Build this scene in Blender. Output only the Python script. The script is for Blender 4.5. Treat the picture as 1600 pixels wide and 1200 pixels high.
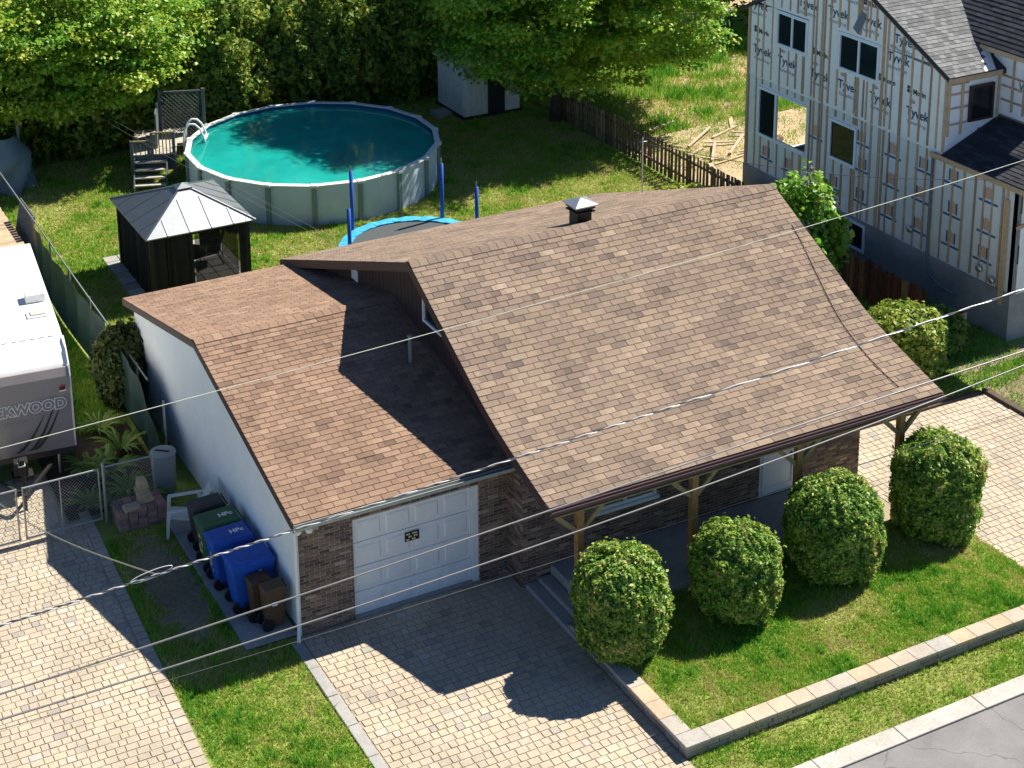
import bpy, math, random
import numpy as np
from mathutils import Vector, Matrix

for _o in list(bpy.data.objects):
    bpy.data.objects.remove(_o)
S = bpy.context.scene
COL = S.collection
rnd = random.Random(7)
PI = math.pi

# ------------------------------------------------------------------ camera
CAMPOS = Vector((-9.472, -25.551, 19.339))
PITCH, YAW, ROLL = 0.27307, 0.45591, -0.018824
FPX, CX, CY = 2607.09, 682.38, 48.87
cd = bpy.data.cameras.new('camera')
cam = bpy.data.objects.new('camera', cd)
COL.objects.link(cam)
cy_, sy_, cp_, sp_ = math.cos(YAW), math.sin(YAW), math.cos(PITCH), math.sin(PITCH)
fwd = Vector((sy_ * cp_, cy_ * cp_, -sp_))
right = Vector((cy_, -sy_, 0))
up = right.cross(fwd)
c_, s_ = math.cos(ROLL), math.sin(ROLL)
r2, u2 = right * c_ + up * s_, right * -s_ + up * c_
cam.matrix_world = Matrix(((r2.x, u2.x, -fwd.x, CAMPOS.x), (r2.y, u2.y, -fwd.y, CAMPOS.y), (r2.z, u2.z, -fwd.z, CAMPOS.z), (0, 0, 0, 1)))
cd.sensor_fit = 'HORIZONTAL'
cd.sensor_width = 36.0
cd.lens = FPX / 1600 * 36
cd.shift_x = (800 - CX) / 1600
cd.shift_y = -(600 - CY) / 1600
cd.clip_start = 0.5
cd.clip_end = 500
S.camera = cam

# ------------------------------------------------------------------ sky, sun, exposure
SUN = Vector((0.887, 0.119, 1.0)).normalized()
W = bpy.data.worlds.new('World')
S.world = W
W.use_nodes = True
wn = W.node_tree.nodes
wn.clear()
sky = wn.new('ShaderNodeTexSky')
sky.sky_type = 'NISHITA'
sky.sun_disc = False
sky.air_density = 0.7
sky.dust_density = 0.0
sky.ozone_density = 5.0
sky.altitude = 1500
sky.sun_elevation = math.asin(SUN.z)
sky.sun_rotation = math.atan2(SUN.x, SUN.y)
bg = wn.new('ShaderNodeBackground')
bg.inputs[1].default_value = 0.074
wo = wn.new('ShaderNodeOutputWorld')
W.node_tree.links.new(sky.outputs[0], bg.inputs[0])
W.node_tree.links.new(bg.outputs[0], wo.inputs[0])
sl = bpy.data.lights.new('sun', 'SUN')
sl.energy = 5.0
sl.angle = math.radians(0.5)
sl.color = (1.0, 0.935, 0.82)
so = bpy.data.objects.new('sun', sl)
COL.objects.link(so)
so.rotation_euler = SUN.to_track_quat('Z', 'Y').to_euler()
so.location = (10, 0, 40)
S.view_settings.view_transform = 'Standard'
S.view_settings.look = 'None'
S.view_settings.gamma = 1
S.view_settings.use_curve_mapping = False
S.view_settings.exposure = 0.95

# ------------------------------------------------------------------ materials
TONED = set()
def mat(name, col=None, rough=0.85, metal=0.0, ramp=None, var=0.0, vscale=6.0, var2=0.0, v2scale=0.6, bump=0.0, bscale=60.0,
        spec=0.3, trans=0.0, tint=None, wave=None):
    """procedural principled material; ramp colours each piece by its 'tone' attribute"""
    m = bpy.data.materials.new(name)
    m.use_nodes = True
    nt = m.node_tree
    N, L = nt.nodes, nt.links
    b = N['Principled BSDF']
    out = N['Material Output']
    b.inputs['Roughness'].default_value = rough
    b.inputs['Metallic'].default_value = metal
    b.inputs['Specular IOR Level'].default_value = spec
    geo = N.new('ShaderNodeNewGeometry')
    if ramp:
        TONED.add(m.name)
        at = N.new('ShaderNodeAttribute')
        at.attribute_name = 'tone'
        cr = N.new('ShaderNodeValToRGB')
        e = cr.color_ramp.elements
        while len(e) < len(ramp):
            e.new(0.5)
        for k, (p, c) in enumerate(ramp):
            e[k].position = p
            e[k].color = (*c, 1)
        L.new(at.outputs['Fac'], cr.inputs[0])
        cur = cr.outputs[0]
    else:
        rgb = N.new('ShaderNodeRGB')
        rgb.outputs[0].default_value = (*col, 1)
        cur = rgb.outputs[0]
    for a, sc in ((var, vscale), (var2, v2scale)):
        if a > 0:
            no = N.new('ShaderNodeTexNoise')
            no.inputs['Scale'].default_value = sc
            no.inputs['Detail'].default_value = 6
            no.inputs['Roughness'].default_value = 0.65
            L.new(geo.outputs['Position'], no.inputs['Vector'])
            mr = N.new('ShaderNodeMapRange')
            mr.inputs[1].default_value = 0.28
            mr.inputs[2].default_value = 0.72
            mr.inputs[3].default_value = 1 - a
            mr.inputs[4].default_value = 1 + a
            L.new(no.outputs[0], mr.inputs[0])
            if tint and a == var2:
                mx = N.new('ShaderNodeMix')
                mx.data_type = 'RGBA'
                mx.inputs[7].default_value = (*tint, 1)
                mr.inputs[3].default_value = 0
                mr.inputs[4].default_value = a
                L.new(mr.outputs[0], mx.inputs[0])
                L.new(cur, mx.inputs[6])
                cur = mx.outputs[2]
            else:
                mx = N.new('ShaderNodeVectorMath')
                mx.operation = 'SCALE'
                L.new(cur, mx.inputs[0])
                L.new(mr.outputs[0], mx.inputs['Scale'])
                cur = mx.outputs[0]
    L.new(cur, b.inputs['Base Color'])
    if bump > 0:
        no = N.new('ShaderNodeTexNoise')
        no.inputs['Scale'].default_value = bscale
        no.inputs['Detail'].default_value = 4
        L.new(geo.outputs['Position'], no.inputs['Vector'])
        bp = N.new('ShaderNodeBump')
        bp.inputs['Strength'].default_value = bump
        bp.inputs['Distance'].default_value = 0.02
        L.new(no.outputs[0], bp.inputs['Height'])
        L.new(bp.outputs[0], b.inputs['Normal'])
    if trans > 0:
        tb = N.new('ShaderNodeBsdfTranslucent')
        L.new(cur, tb.inputs['Color'])
        ms = N.new('ShaderNodeMixShader')
        ms.inputs[0].default_value = trans
        L.new(b.outputs[0], ms.inputs[1])
        L.new(tb.outputs[0], ms.inputs[2])
        L.new(ms.outputs[0], out.inputs['Surface'])
    return m

SH_RAMP = [(0.0, (0.158, 0.122, 0.102)), (0.3, (0.222, 0.168, 0.133)), (0.6, (0.278, 0.21, 0.158)), (0.85, (0.328, 0.248, 0.182)), (1.0, (0.36, 0.28, 0.212))]
GA_RAMP = [(0.0, (0.165, 0.111, 0.086)), (0.3, (0.228, 0.152, 0.111)), (0.6, (0.283, 0.189, 0.134)), (1.0, (0.35, 0.242, 0.172))]
m_shingle = mat('brown_shingle', ramp=SH_RAMP, rough=0.95, var=0.22, vscale=45, var2=0.14, v2scale=0.9, bump=0.5, bscale=260, spec=0.1)
m_gshingle = mat('tan_shingle', ramp=GA_RAMP, rough=0.95, var=0.2, vscale=45, var2=0.14, v2scale=0.8, bump=0.5, bscale=260, spec=0.1)
m_felt = mat('roof_felt', (0.07, 0.05, 0.04), rough=0.95, var=0.2, vscale=20)
m_greysh = mat('grey_shingle', ramp=[(0, (0.085, 0.088, 0.095)), (0.5, (0.16, 0.165, 0.17)), (1, (0.27, 0.275, 0.275))], rough=0.95, var=0.25, vscale=40, spec=0.1)
m_darksh = mat('charcoal_shingle', ramp=[(0, (0.035, 0.037, 0.042)), (1, (0.075, 0.08, 0.088))], rough=0.95, var=0.25, vscale=40, spec=0.1)
m_trim = mat('brown_trim', (0.06, 0.032, 0.03), rough=0.6, var=0.15, vscale=8)
m_vsiding = mat('brown_vertical_siding', (0.055, 0.032, 0.028), rough=0.7, var=0.15, vscale=5)
m_brick = mat('brown_brick', ramp=[(0, (0.10, 0.068, 0.055)), (0.35, (0.185, 0.12, 0.09)), (0.7, (0.28, 0.185, 0.13)), (1, (0.42, 0.32, 0.24))], rough=0.9, var=0.25, vscale=40, bump=0.6, bscale=90)
m_mortar = mat('mortar', (0.44, 0.40, 0.35), rough=0.95, var=0.2, vscale=25)
m_white = mat('white_paint', (0.80, 0.82, 0.82), rough=0.5, var=0.05, vscale=3, var2=0.05)
m_siding = mat('white_siding', (0.80, 0.85, 0.86), rough=0.55, var=0.04, vscale=5, var2=0.06, v2scale=0.7)
m_post = mat('stained_post', (0.33, 0.18, 0.065), rough=0.7, var=0.3, vscale=9, bump=0.3)
m_brace = mat('weathered_brace', (0.30, 0.24, 0.11), rough=0.8, var=0.25, vscale=9)
m_conc = mat('concrete', (0.34, 0.335, 0.32), rough=0.9, var=0.14, vscale=12, var2=0.15, v2scale=1.2, bump=0.3, bscale=80)
m_found = mat('foundation_concrete', (0.27, 0.29, 0.30), rough=0.9, var=0.12, vscale=3, var2=0.2, v2scale=0.9, bump=0.2)
m_paver = mat('paver', ramp=[(0, (0.33, 0.295, 0.26)), (0.2, (0.405, 0.35, 0.28)), (0.55, (0.44, 0.375, 0.287)), (0.85, (0.47, 0.395, 0.29)), (1, (0.465, 0.42, 0.36))], rough=0.9, var=0.14, vscale=22, var2=0.2, v2scale=0.7, bump=0.4, bscale=120)
m_joint = mat('paver_joint_sand', (0.33, 0.275, 0.2), rough=1, var=0.3, vscale=20)
m_wallblk = mat('retaining_block', ramp=[(0, (0.22, 0.195, 0.17)), (0.5, (0.36, 0.30, 0.235)), (1, (0.31, 0.285, 0.26))], rough=0.95, var=0.22, vscale=25, bump=1.0, bscale=40)
m_cap = mat('retaining_cap', ramp=[(0, (0.37, 0.36, 0.34)), (0.5, (0.44, 0.385, 0.31)), (1, (0.48, 0.37, 0.25))], rough=0.9, var=0.16, vscale=20, var2=0.15, v2scale=1.5, bump=0.4, bscale=80)
m_asph = mat('asphalt', (0.27, 0.262, 0.258), rough=0.95, var=0.28, vscale=150, var2=0.16, v2scale=1.4, bump=0.8, bscale=200)
def _cracks(m):
    nt = m.node_tree
    N, L = nt.nodes, nt.links
    b = N['Principled BSDF']
    src = b.inputs['Base Color'].links[0].from_socket
    g = N.new('ShaderNodeNewGeometry')
    no = N.new('ShaderNodeTexNoise')
    no.inputs['Scale'].default_value = 2.5
    L.new(g.outputs['Position'], no.inputs['Vector'])
    ad = N.new('ShaderNodeVectorMath')
    ad.operation = 'MULTIPLY_ADD'
    ad.inputs[1].default_value = (.35, .35, .35)
    L.new(no.outputs['Color'], ad.inputs[0])
    L.new(g.outputs['Position'], ad.inputs[2])
    vo = N.new('ShaderNodeTexVoronoi')
    vo.feature = 'DISTANCE_TO_EDGE'
    vo.inputs['Scale'].default_value = .55
    L.new(ad.outputs[0], vo.inputs['Vector'])
    mr = N.new('ShaderNodeMapRange')
    mr.inputs[1].default_value = .003
    mr.inputs[2].default_value = .009
    mr.inputs[3].default_value = .68
    mr.inputs[4].default_value = 1
    L.new(vo.outputs['Distance'], mr.inputs[0])
    sc = N.new('ShaderNodeVectorMath')
    sc.operation = 'SCALE'
    L.new(src, sc.inputs[0])
    L.new(mr.outputs[0], sc.inputs['Scale'])
    L.new(sc.outputs[0], b.inputs['Base Color'])
_cracks(m_asph)
m_kerb = mat('kerb_concrete', (0.44, 0.415, 0.375), rough=0.9, var=0.2, vscale=18, var2=0.18, v2scale=1.5, bump=0.4)
m_soil = mat('lawn_thatch', (0.20, 0.26, 0.055), rough=1, var=0.3, vscale=14, var2=0.25, v2scale=1.1)
m_dirt = mat('dirt', (0.42, 0.32, 0.2), rough=1, var=0.25, vscale=6, var2=0.25, v2scale=0.8, bump=0.8, bscale=30)
GR = [(0, (0.56, 0.49, 0.22)), (0.18, (0.47, 0.49, 0.12)), (0.45, (0.31, 0.47, 0.06)), (0.75, (0.17, 0.42, 0.035)), (1, (0.08, 0.25, 0.025))]
m_grass = mat('grass_blade', ramp=GR, rough=0.7, spec=0.2, trans=0.3)
m_weed = mat('weed_leaf', ramp=[(0, (0.228, 0.288, 0.060)), (0.5, (0.120, 0.228, 0.042)), (1, (0.054, 0.144, 0.024))], rough=0.6, spec=0.25, trans=0.3)
m_maple = mat('maple_leaf', ramp=[(0, (0.46, 0.52, 0.06)), (0.4, (0.27, 0.47, 0.05)), (0.75, (0.15, 0.38, 0.045)), (1, (0.075, 0.23, 0.03))], rough=0.45, spec=0.35, trans=0.45)
m_cedar = mat('cedar_spray', ramp=[(0, (0.36, 0.38, 0.06)), (0.4, (0.18, 0.31, 0.045)), (1, (0.06, 0.16, 0.03))], rough=0.6, spec=0.25, trans=0.3)
m_thuja = mat('clipped_thuja', ramp=[(0, (0.50, 0.40, 0.14)), (0.08, (0.40, 0.45, 0.08)), (0.4, (0.21, 0.38, 0.045)), (1, (0.06, 0.17, 0.026))], rough=0.5, spec=0.35, trans=0.25)
m_dark_shrub = mat('dark_conifer', ramp=[(0, (0.10, 0.115, 0.03)), (0.5, (0.05, 0.08, 0.02)), (1, (0.025, 0.05, 0.014))], rough=0.6, trans=0.1)
m_privet = mat('privet_leaf', ramp=[(0, (0.413, 0.413, 0.075)), (0.4, (0.275, 0.375, 0.050)), (1, (0.125, 0.237, 0.035))], rough=0.45, spec=0.4, trans=0.3)
m_petal = mat('lilac_petal', (0.62, 0.5, 0.62), rough=0.7, var=0.1, trans=0.2)
m_bark = mat('bark', (0.10, 0.075, 0.055), rough=0.95, var=0.3, vscale=10, bump=1, bscale=25)

# ------------------------------------------------------------------ mesh helpers
WORLD = {}
class MB:
    """collects world-space shapes of ONE part, then links them as one mesh object"""
    def __init__(s, M=None):
        s.v, s.f, s.t, s.M = [], [], [], M
    def add(s, vs, fs, tone=0.5):
        b = len(s.v)
        if s.M is not None:
            vs = [tuple(s.M @ Vector(p)) for p in vs]
        s.v += [tuple(p) for p in vs]
        tl = tone if isinstance(tone, list) else [tone] * len(fs)
        for f, t in zip(fs, tl):
            s.f.append([b + i for i in f])
            s.t.append(t)
        return s
    def box(s, x0, x1, y0, y1, z0, z1, tone=0.5):
        return s.add([(x0, y0, z0), (x1, y0, z0), (x1, y1, z0), (x0, y1, z0), (x0, y0, z1), (x1, y0, z1), (x1, y1, z1), (x0, y1, z1)], BOXF, tone)
    def hexa(s, v8, tone=0.5):
        return s.add(v8, BOXF, tone)
    def prism(s, poly, axis, a, b, tone=0.5):
        """extrude a polygon of the two other coordinates along axis from a to b"""
        n = len(poly)
        def P(p, t):
            return (t, p[0], p[1]) if axis == 'x' else ((p[0], t, p[1]) if axis == 'y' else (p[0], p[1], t))
        vs = [P(p, a) for p in poly] + [P(p, b) for p in poly]
        fs = [list(range(n))[::-1], list(range(n, 2 * n))] + [[i, (i + 1) % n, n + (i + 1) % n, n + i] for i in range(n)]
        return s.add(vs, fs, tone)
    def tube(s, pts, r, n=8, tone=0.5, closed=False):
        pts = [Vector(p) for p in pts]
        rs = r if isinstance(r, (list, tuple)) else [r] * len(pts)
        vs, fs = [], []
        prev = None
        for i, p in enumerate(pts):
            if closed:
                d = pts[(i + 1) % len(pts)] - pts[i - 1]
            else:
                d = pts[min(i + 1, len(pts) - 1)] - pts[max(i - 1, 0)]
            d.normalize()
            a = d.orthogonal().normalized() if prev is None else (prev - d * prev.dot(d)).normalized()
            prev = a
            b = d.cross(a)
            vs += [p + (a * math.cos(2 * PI * k / n) + b * math.sin(2 * PI * k / n)) * rs[i] for k in range(n)]
        m = len(pts)
        for i in range(m if closed else m - 1):
            j = (i + 1) % m
            fs += [[i * n + k, i * n + (k + 1) % n, j * n + (k + 1) % n, j * n + k] for k in range(n)]
        if not closed:
            fs += [list(range(n))[::-1], [(m - 1) * n + k for k in range(n)]]
        return s.add(vs, fs, tone)
    def bar(s, a, b, w, h=None, tone=0.5, upv=(0, 0, 1)):
        """square bar from a to b"""
        a, b = Vector(a), Vector(b)
        h = h or w
        d = (b - a).normalized()
        u = Vector(upv)
        if abs(d.dot(u)) > 0.95:
            u = Vector((0, 1, 0))
        x = d.cross(u).normalized() * w / 2
        y = x.cross(d).normalized() * h / 2
        return s.hexa([a - x - y, b - x - y, b + x - y, a + x - y, a - x + y, b - x + y, b + x + y, a + x + y], tone)
    def lathe(s, prof, cx, cy, n=20, tone=0.5):
        vs, fs = [], []
        for r, z in prof:
            vs += [(cx + r * math.cos(2 * PI * k / n), cy + r * math.sin(2 * PI * k / n), z) for k in range(n)]
        for i in range(len(prof) - 1):
            fs += [[i * n + k, i * n + (k + 1) % n, (i + 1) * n + (k + 1) % n, (i + 1) * n + k] for k in range(n)]
        fs += [list(range(n))[::-1], [(len(prof) - 1) * n + k for k in range(n)]]
        return s.add(vs, fs, tone)
    def build(s, name, m, parent=None, smooth=False, kind=None, bevel=0.0):
        me = bpy.data.meshes.new(name)
        arr = np.array(s.v)
        lo, hi = arr.min(0), arr.max(0)
        org = Vector(((lo[0] + hi[0]) / 2, (lo[1] + hi[1]) / 2, lo[2]))
        me.from_pydata([(p[0] - org.x, p[1] - org.y, p[2] - org.z) for p in s.v], [], s.f)
        if m.name in TONED:
            at = me.attributes.new('tone', 'FLOAT', 'FACE')
            at.data.foreach_set('value', np.array(s.t, dtype=np.float32))
        me.materials.append(m)
        if smooth:
            me.polygons.foreach_set('use_smooth', [True] * len(me.polygons))
        o = bpy.data.objects.new(name, me)
        COL.objects.link(o)
        place(o, org, parent)
        if bevel > 0:
            bv = o.modifiers.new('edge', 'BEVEL')
            bv.width = bevel
            bv.segments = 2
            bv.limit_method = 'ANGLE'
        if kind:
            o['kind'] = kind
        return o
BOXF = [[0, 3, 2, 1], [4, 5, 6, 7], [0, 1, 5, 4], [1, 2, 6, 5], [2, 3, 7, 6], [3, 0, 4, 7]]

def place(o, org, parent):
    WORLD[o.name] = Vector(org)
    if parent is not None:
        o.parent = parent
        o.location = Vector(org) - WORLD[parent.name]
    else:
        o.location = org

def tag(o, label, cat, group=None, kind=None):
    o['label'] = label
    o['category'] = cat
    if group:
        o['group'] = group
    if kind:
        o['kind'] = kind
    return o

def thing(name, label, cat, loc, group=None):
    o = bpy.data.objects.new(name, None)
    o.empty_display_size = 0.2
    COL.objects.link(o)
    place(o, Vector(loc), None)
    return tag(o, label, cat, group)

def pieces(parent, name, restname, items, m, n=300):
    """items: (verts, faces, tone). The n nearest to the camera become parts of their own, the rest one stuff part."""
    items = sorted(items, key=lambda it: (sum((Vector(p) for p in it[0]), Vector()) / len(it[0]) - CAMPOS).length)
    for vs, fs, t in items[:n]:
        MB().add(vs, fs, t).build(name, m, parent)
    if items[n:]:
        mb = MB()
        for vs, fs, t in items[n:]:
            mb.add(vs, fs, t)
        mb.build(restname, m, parent, kind='stuff')

def quads_mesh(name, V4, tone, m, parent=None, org=(0, 0, 0), kind=None, nv=4):
    """V4: (n, nv, 3) array of loose polygons"""
    n = len(V4)
    me = bpy.data.meshes.new(name)
    o0 = np.array(org, dtype=np.float32)
    me.vertices.add(n * nv)
    me.vertices.foreach_set('co', (V4.reshape(-1, 3) - o0).astype(np.float32).ravel())
    me.loops.add(n * nv)
    me.loops.foreach_set('vertex_index', np.arange(n * nv, dtype=np.int32))
    me.polygons.add(n)
    me.polygons.foreach_set('loop_start', np.arange(0, n * nv, nv, dtype=np.int32))
    try:
        me.polygons.foreach_set('loop_total', np.full(n, nv, dtype=np.int32))
    except Exception:
        pass
    me.update(calc_edges=True)
    at = me.attributes.new('tone', 'FLOAT', 'FACE')
    at.data.foreach_set('value', np.clip(tone, 0, 1).astype(np.float32))
    me.materials.append(m)
    o = bpy.data.objects.new(name, me)
    COL.objects.link(o)
    place(o, Vector(org), parent)
    if kind:
        o['kind'] = kind
    return o

def vnoise(x, y, seed=0):
    """smooth 2-D value noise 0..1"""
    g = np.random.default_rng(seed).random((256, 256))
    xi, yi = np.floor(x).astype(int), np.floor(y).astype(int)
    fx, fy = x - xi, y - yi
    fx, fy = fx * fx * (3 - 2 * fx), fy * fy * (3 - 2 * fy)
    a, b = g[xi % 256, yi % 256], g[(xi + 1) % 256, yi % 256]
    c, d = g[xi % 256, (yi + 1) % 256], g[(xi + 1) % 256, (yi + 1) % 256]
    return (a * (1 - fx) + b * fx) * (1 - fy) + (c * (1 - fx) + d * fx) * fy

def unit(a):
    return a / np.maximum(np.linalg.norm(a, axis=1, keepdims=True), 1e-9)

def leaf_quads(C, Nrm, size, aspect, rng, fold=0.18):
    n = len(C)
    t = unit(np.cross(Nrm, unit(rng.normal(size=(n, 3)))))
    b = np.cross(Nrm, t)
    s = size[:, None]
    up_ = Nrm * s * fold
    return np.stack([C - t * s * aspect / 2, C + b * s / 2 + up_, C + t * s * aspect / 2, C - b * s / 2 + up_], axis=1)

def text_mesh(body, size, extrude=0.002, offset=0.0, shear=0.0, bold=1.0):
    cu = bpy.data.curves.new('lettering', 'FONT')
    cu.body = body
    cu.size = size
    cu.extrude = extrude
    cu.offset = offset
    cu.shear = shear
    cu.align_x = 'CENTER'
    cu.align_y = 'CENTER'
    cu.resolution_u = 3
    ob = bpy.data.objects.new('lettering_tmp', cu)
    COL.objects.link(ob)
    dg = bpy.context.evaluated_depsgraph_get()
    me = bpy.data.meshes.new_from_object(ob.evaluated_get(dg))
    bpy.data.objects.remove(ob)
    bpy.data.curves.remove(cu)
    return me

def put_text(me, name, m, parent, org, xdir, ydir):
    me2 = me
    if not me2.materials:
        me2.materials.append(m)
    o = bpy.data.objects.new(name, me2)
    COL.objects.link(o)
    x, y = Vector(xdir).normalized(), Vector(ydir).normalized()
    z = x.cross(y)
    o.matrix_basis = Matrix(((x.x, y.x, z.x, 0), (x.y, y.y, z.y, 0), (x.z, y.z, z.z, 0), (0, 0, 0, 1)))
    place(o, Vector(org), parent)
    return o

def wall_holes(mb, fixed, a0, a1, z0, z1, holes, axis='x', thick=0.15, tone=0.5):
    """wall slab at axis=fixed..fixed+thick, spanning a0..a1 and z0..z1, with rectangular holes (a0,a1,z0,z1)"""
    As = sorted({a0, a1, *[h[0] for h in holes], *[h[1] for h in holes]})
    Zs = sorted({z0, z1, *[h[2] for h in holes], *[h[3] for h in holes]})
    for i in range(len(As) - 1):
        for j in range(len(Zs) - 1):
            ca, cz = (As[i] + As[i + 1]) / 2, (Zs[j] + Zs[j + 1]) / 2
            if any(h[0] < ca < h[1] and h[2] < cz < h[3] for h in holes):
                continue
            if axis == 'x':
                mb.box(fixed, fixed + thick, As[i], As[i + 1], Zs[j], Zs[j + 1], tone)
            else:
                mb.box(As[i], As[i + 1], fixed, fixed + thick, Zs[j], Zs[j + 1], tone)
    return mb

# ================================================================== THE SETTING
def struct(mb, name, m, bevel=0.0):
    o = mb.build(name, m, bevel=bevel)
    o['kind'] = 'structure'
    return o

struct(MB().add([(-120, -120, 0), (160, -120, 0), (160, 160, 0), (-120, 160, 0)], [[0, 1, 2, 3]]), 'ground', m_soil)
struct(MB().add([(-120, -120, 0.006), (160, -120, 0.006), (160, -7.5, 0.006), (-120, -7.5, 0.006)], [[0, 1, 2, 3]]), 'road', m_asph)
struct(MB().add([(20.68, 13.6, 0.006), (60, 13.6, 0.006), (60, 60, 0.006), (19.9, 60, 0.006), (19.9, 14.4, 0.006)], [[0, 1, 2, 3, 4]]), 'dirt_yard', m_dirt)
struct(MB().add([(18.25, -6.8, 0.006), (40, -6.8, 0.006), (40, 2.6, 0.006), (18.25, 2.6, 0.006)], [[0, 1, 2, 3]]), 'dirt_verge', mat('packed_dirt', (0.24, 0.19, 0.13), rough=1, var=0.3, vscale=5, var2=0.3, bump=0.7, bscale=25))

# kerb of the street: poured lengths with joints
kerb = MB().box(-30, 40, -7.5, -7.14, 0.0, 0.02).build('kerb', m_joint)
kerb['kind'] = 'structure'
for k in range(30):
    x = -20 + k * 1.75
    MB().box(x + 0.006, x + 1.744, -7.5, -7.13, 0.0, 0.05 + rnd.uniform(-.003, .003)).build('kerb_stone', m_kerb, kerb, bevel=0.012)

# paved drives: sand bed sheet, then every paver with its own edges
STAINS = [(2.2, -1.6, .5), (2.5, -2.1, .35), (1.4, -3.6, .3), (3.2, -1.0, .3), (16.9, .2, .5), (15.2, -2.3, .4), (-4.4, 1.4, .5), (-5.0, -.6, .45), (-3.8, 3.6, .4)]
def paver_items(x0f, x1f, y0, y1, z, seed, clustered=2.2):
    r = random.Random(seed)
    out = []
    y = y0
    row = 0
    while y < y1:
        d = 0.168
        x = x0f(y) + 0.004
        if row % 2:
            x -= 0.1
        while x < x1f(y):
            w = r.choice((0.168, 0.168, 0.225, 0.225, 0.14))
            a, b = max(x, x0f(y)), min(x + w, x1f(y))
            x += w
            if b - a < 0.05:
                continue
            g = 0.0018 + r.random() * 0.002
            j = [r.uniform(-.004, .004) for _ in range(8)]
            zt = z + r.uniform(-.003, .004)
            c = 0.006
            A, B, C0, D = a + g, b - g, y + g, y + d - g
            vs = [(A, C0, z - .04), (B, C0, z - .04), (B, D, z - .04), (A, D, z - .04),
                  (A + c + j[0], C0 + c + j[1], zt), (B - c + j[2], C0 + c + j[3], zt), (B - c + j[4], D - c + j[5], zt), (A + c + j[6], D - c + j[7], zt)]
            n = float(vnoise(np.array([a * .9 + 40]), np.array([y * .9 + 40]), seed)[0])
            t = min(1, max(0, r.gauss(0.4 + 0.4 * n, 0.15)))
            if r.random() < 0.06:
                t = r.choice((0.02, 0.1, 0.98))
            for sx_, sy_, sr_ in STAINS:          # oil and tyre stains
                q_ = math.hypot(a - sx_, (y - sy_) * .8) / sr_
                if q_ < 1 and r.random() < 1.1 - q_:
                    t *= .55
            out.append((vs, BOXF[1:], t))
        y += d
        row += 1
    return out

def drive(name, poly, x0f, x1f, y0, y1, z, seed):
    mb = MB()
    n = len(poly)
    mb.add([(p[0], p[1], z - 0.012) for p in poly], [list(range(n))])
    o = struct(mb, name, m_joint)
    pieces(o, 'paver', 'paver_field', paver_items(x0f, x1f, y0, y1, z, seed), m_paver, 300)
    return o

drive_main = drive('driveway_paved', [(-0.06, -7.13), (4.46, -7.13), (4.46, -0.02), (-0.06, -0.02)], lambda y: -0.04, lambda y: 4.44, -7.1, -0.16, 0.026, 3)
for k in range(8):                     # smooth concrete edging along the left of the drive
    MB().box(-0.27, -0.065, -7.1 + k * 0.87, -6.24 + k * 0.87, -0.03, 0.04 + rnd.uniform(-.006, .006)).build('edging_stone', m_conc, drive_main, bevel=0.012)
lx = lambda y: -2.58 + 0.033 * (y - 1.0)
drive_left = drive('side_driveway', [(-12, -7.13), (lx(-7), -7.13), (lx(6), 5.9), (-2.9, 5.9), (-2.9, 8.2), (-12, 8.2)], lambda y: -7.9 + 0.35 * max(0, y), lambda y: lx(y) - 0.235 if y < 5.7 else -2.95, -3.6, 8.1, 0.026, 5)
for k in range(44):                    # soldier course of border pavers
    y = -3.6 + k * 0.222
    MB().hexa([(lx(y) - .228, y + .005, -.02), (lx(y), y + .005, -.02), (lx(y), y + .217, -.02), (lx(y) - .228, y + .217, -.02),
               (lx(y) - .22, y + .011, .03), (lx(y) - .01, y + .011, .03), (lx(y) - .01, y + .21, .03), (lx(y) - .22, y + .21, .03)],
              rnd.choice((0.15, 0.2, 0.3, 0.5, 0.95))).build('border_paver', m_paver, drive_left)
drive_right = drive('neighbour_driveway', [(13.4, -7.13), (18.0, -7.13), (18.0, 1.1), (12.1, 1.1), (12.1, -2.35), (13.4, -2.35)],
                    lambda y: 13.42 if y < -2.4 else 12.72, lambda y: 17.95, -7.0, 1.05, 0.026, 9)
for k in range(4):
    MB().box(12.75 + k * 1.3, 14.04 + k * 1.3, 1.1, 1.22, 0, 0.07).build('edging_timber', m_bark, drive_right)
for k in range(3):
    MB().box(17.98, 18.14, -4.6 + k * 1.93, -2.69 + k * 1.93, 0, 0.1).build('edging_timber', m_bark, drive_right)

# concrete side path below the bins
path = struct(MB().box(-1.06, -0.05, 0.05, 5.2, 0.0, 0.03), 'side_path', m_joint)
for k in range(6):
    MB().box(-1.08, -0.05, 0.05 + k * 0.86, 0.895 + k * 0.86, -0.02, 0.055 + rnd.uniform(-.004, .004)).build('paving_slab', m_conc, path, bevel=0.01)

# raised front lawn behind the retaining wall
def lawn_z(x, y):
    t = np.clip((x - 11.6) / 1.8, 0, 1)
    return 0.215 * (1 - t * t * (3 - 2 * t)) + 0.028 * t
gx, gy = np.linspace(4.72, 13.42, 30), np.linspace(-5.86, -2.32, 14)
mb = MB()
vs = [(x, y, float(lawn_z(x, y)) + 0.012 * float(vnoise(np.array([x * 2]), np.array([y * 2 + 30]))[0])) for y in gy for x in gx]
mb.add(vs, [[j * 30 + i, j * 30 + i + 1, (j + 1) * 30 + i + 1, (j + 1) * 30 + i] for j in range(13) for i in range(29)])
struct(mb, 'front_lawn', m_soil)

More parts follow.
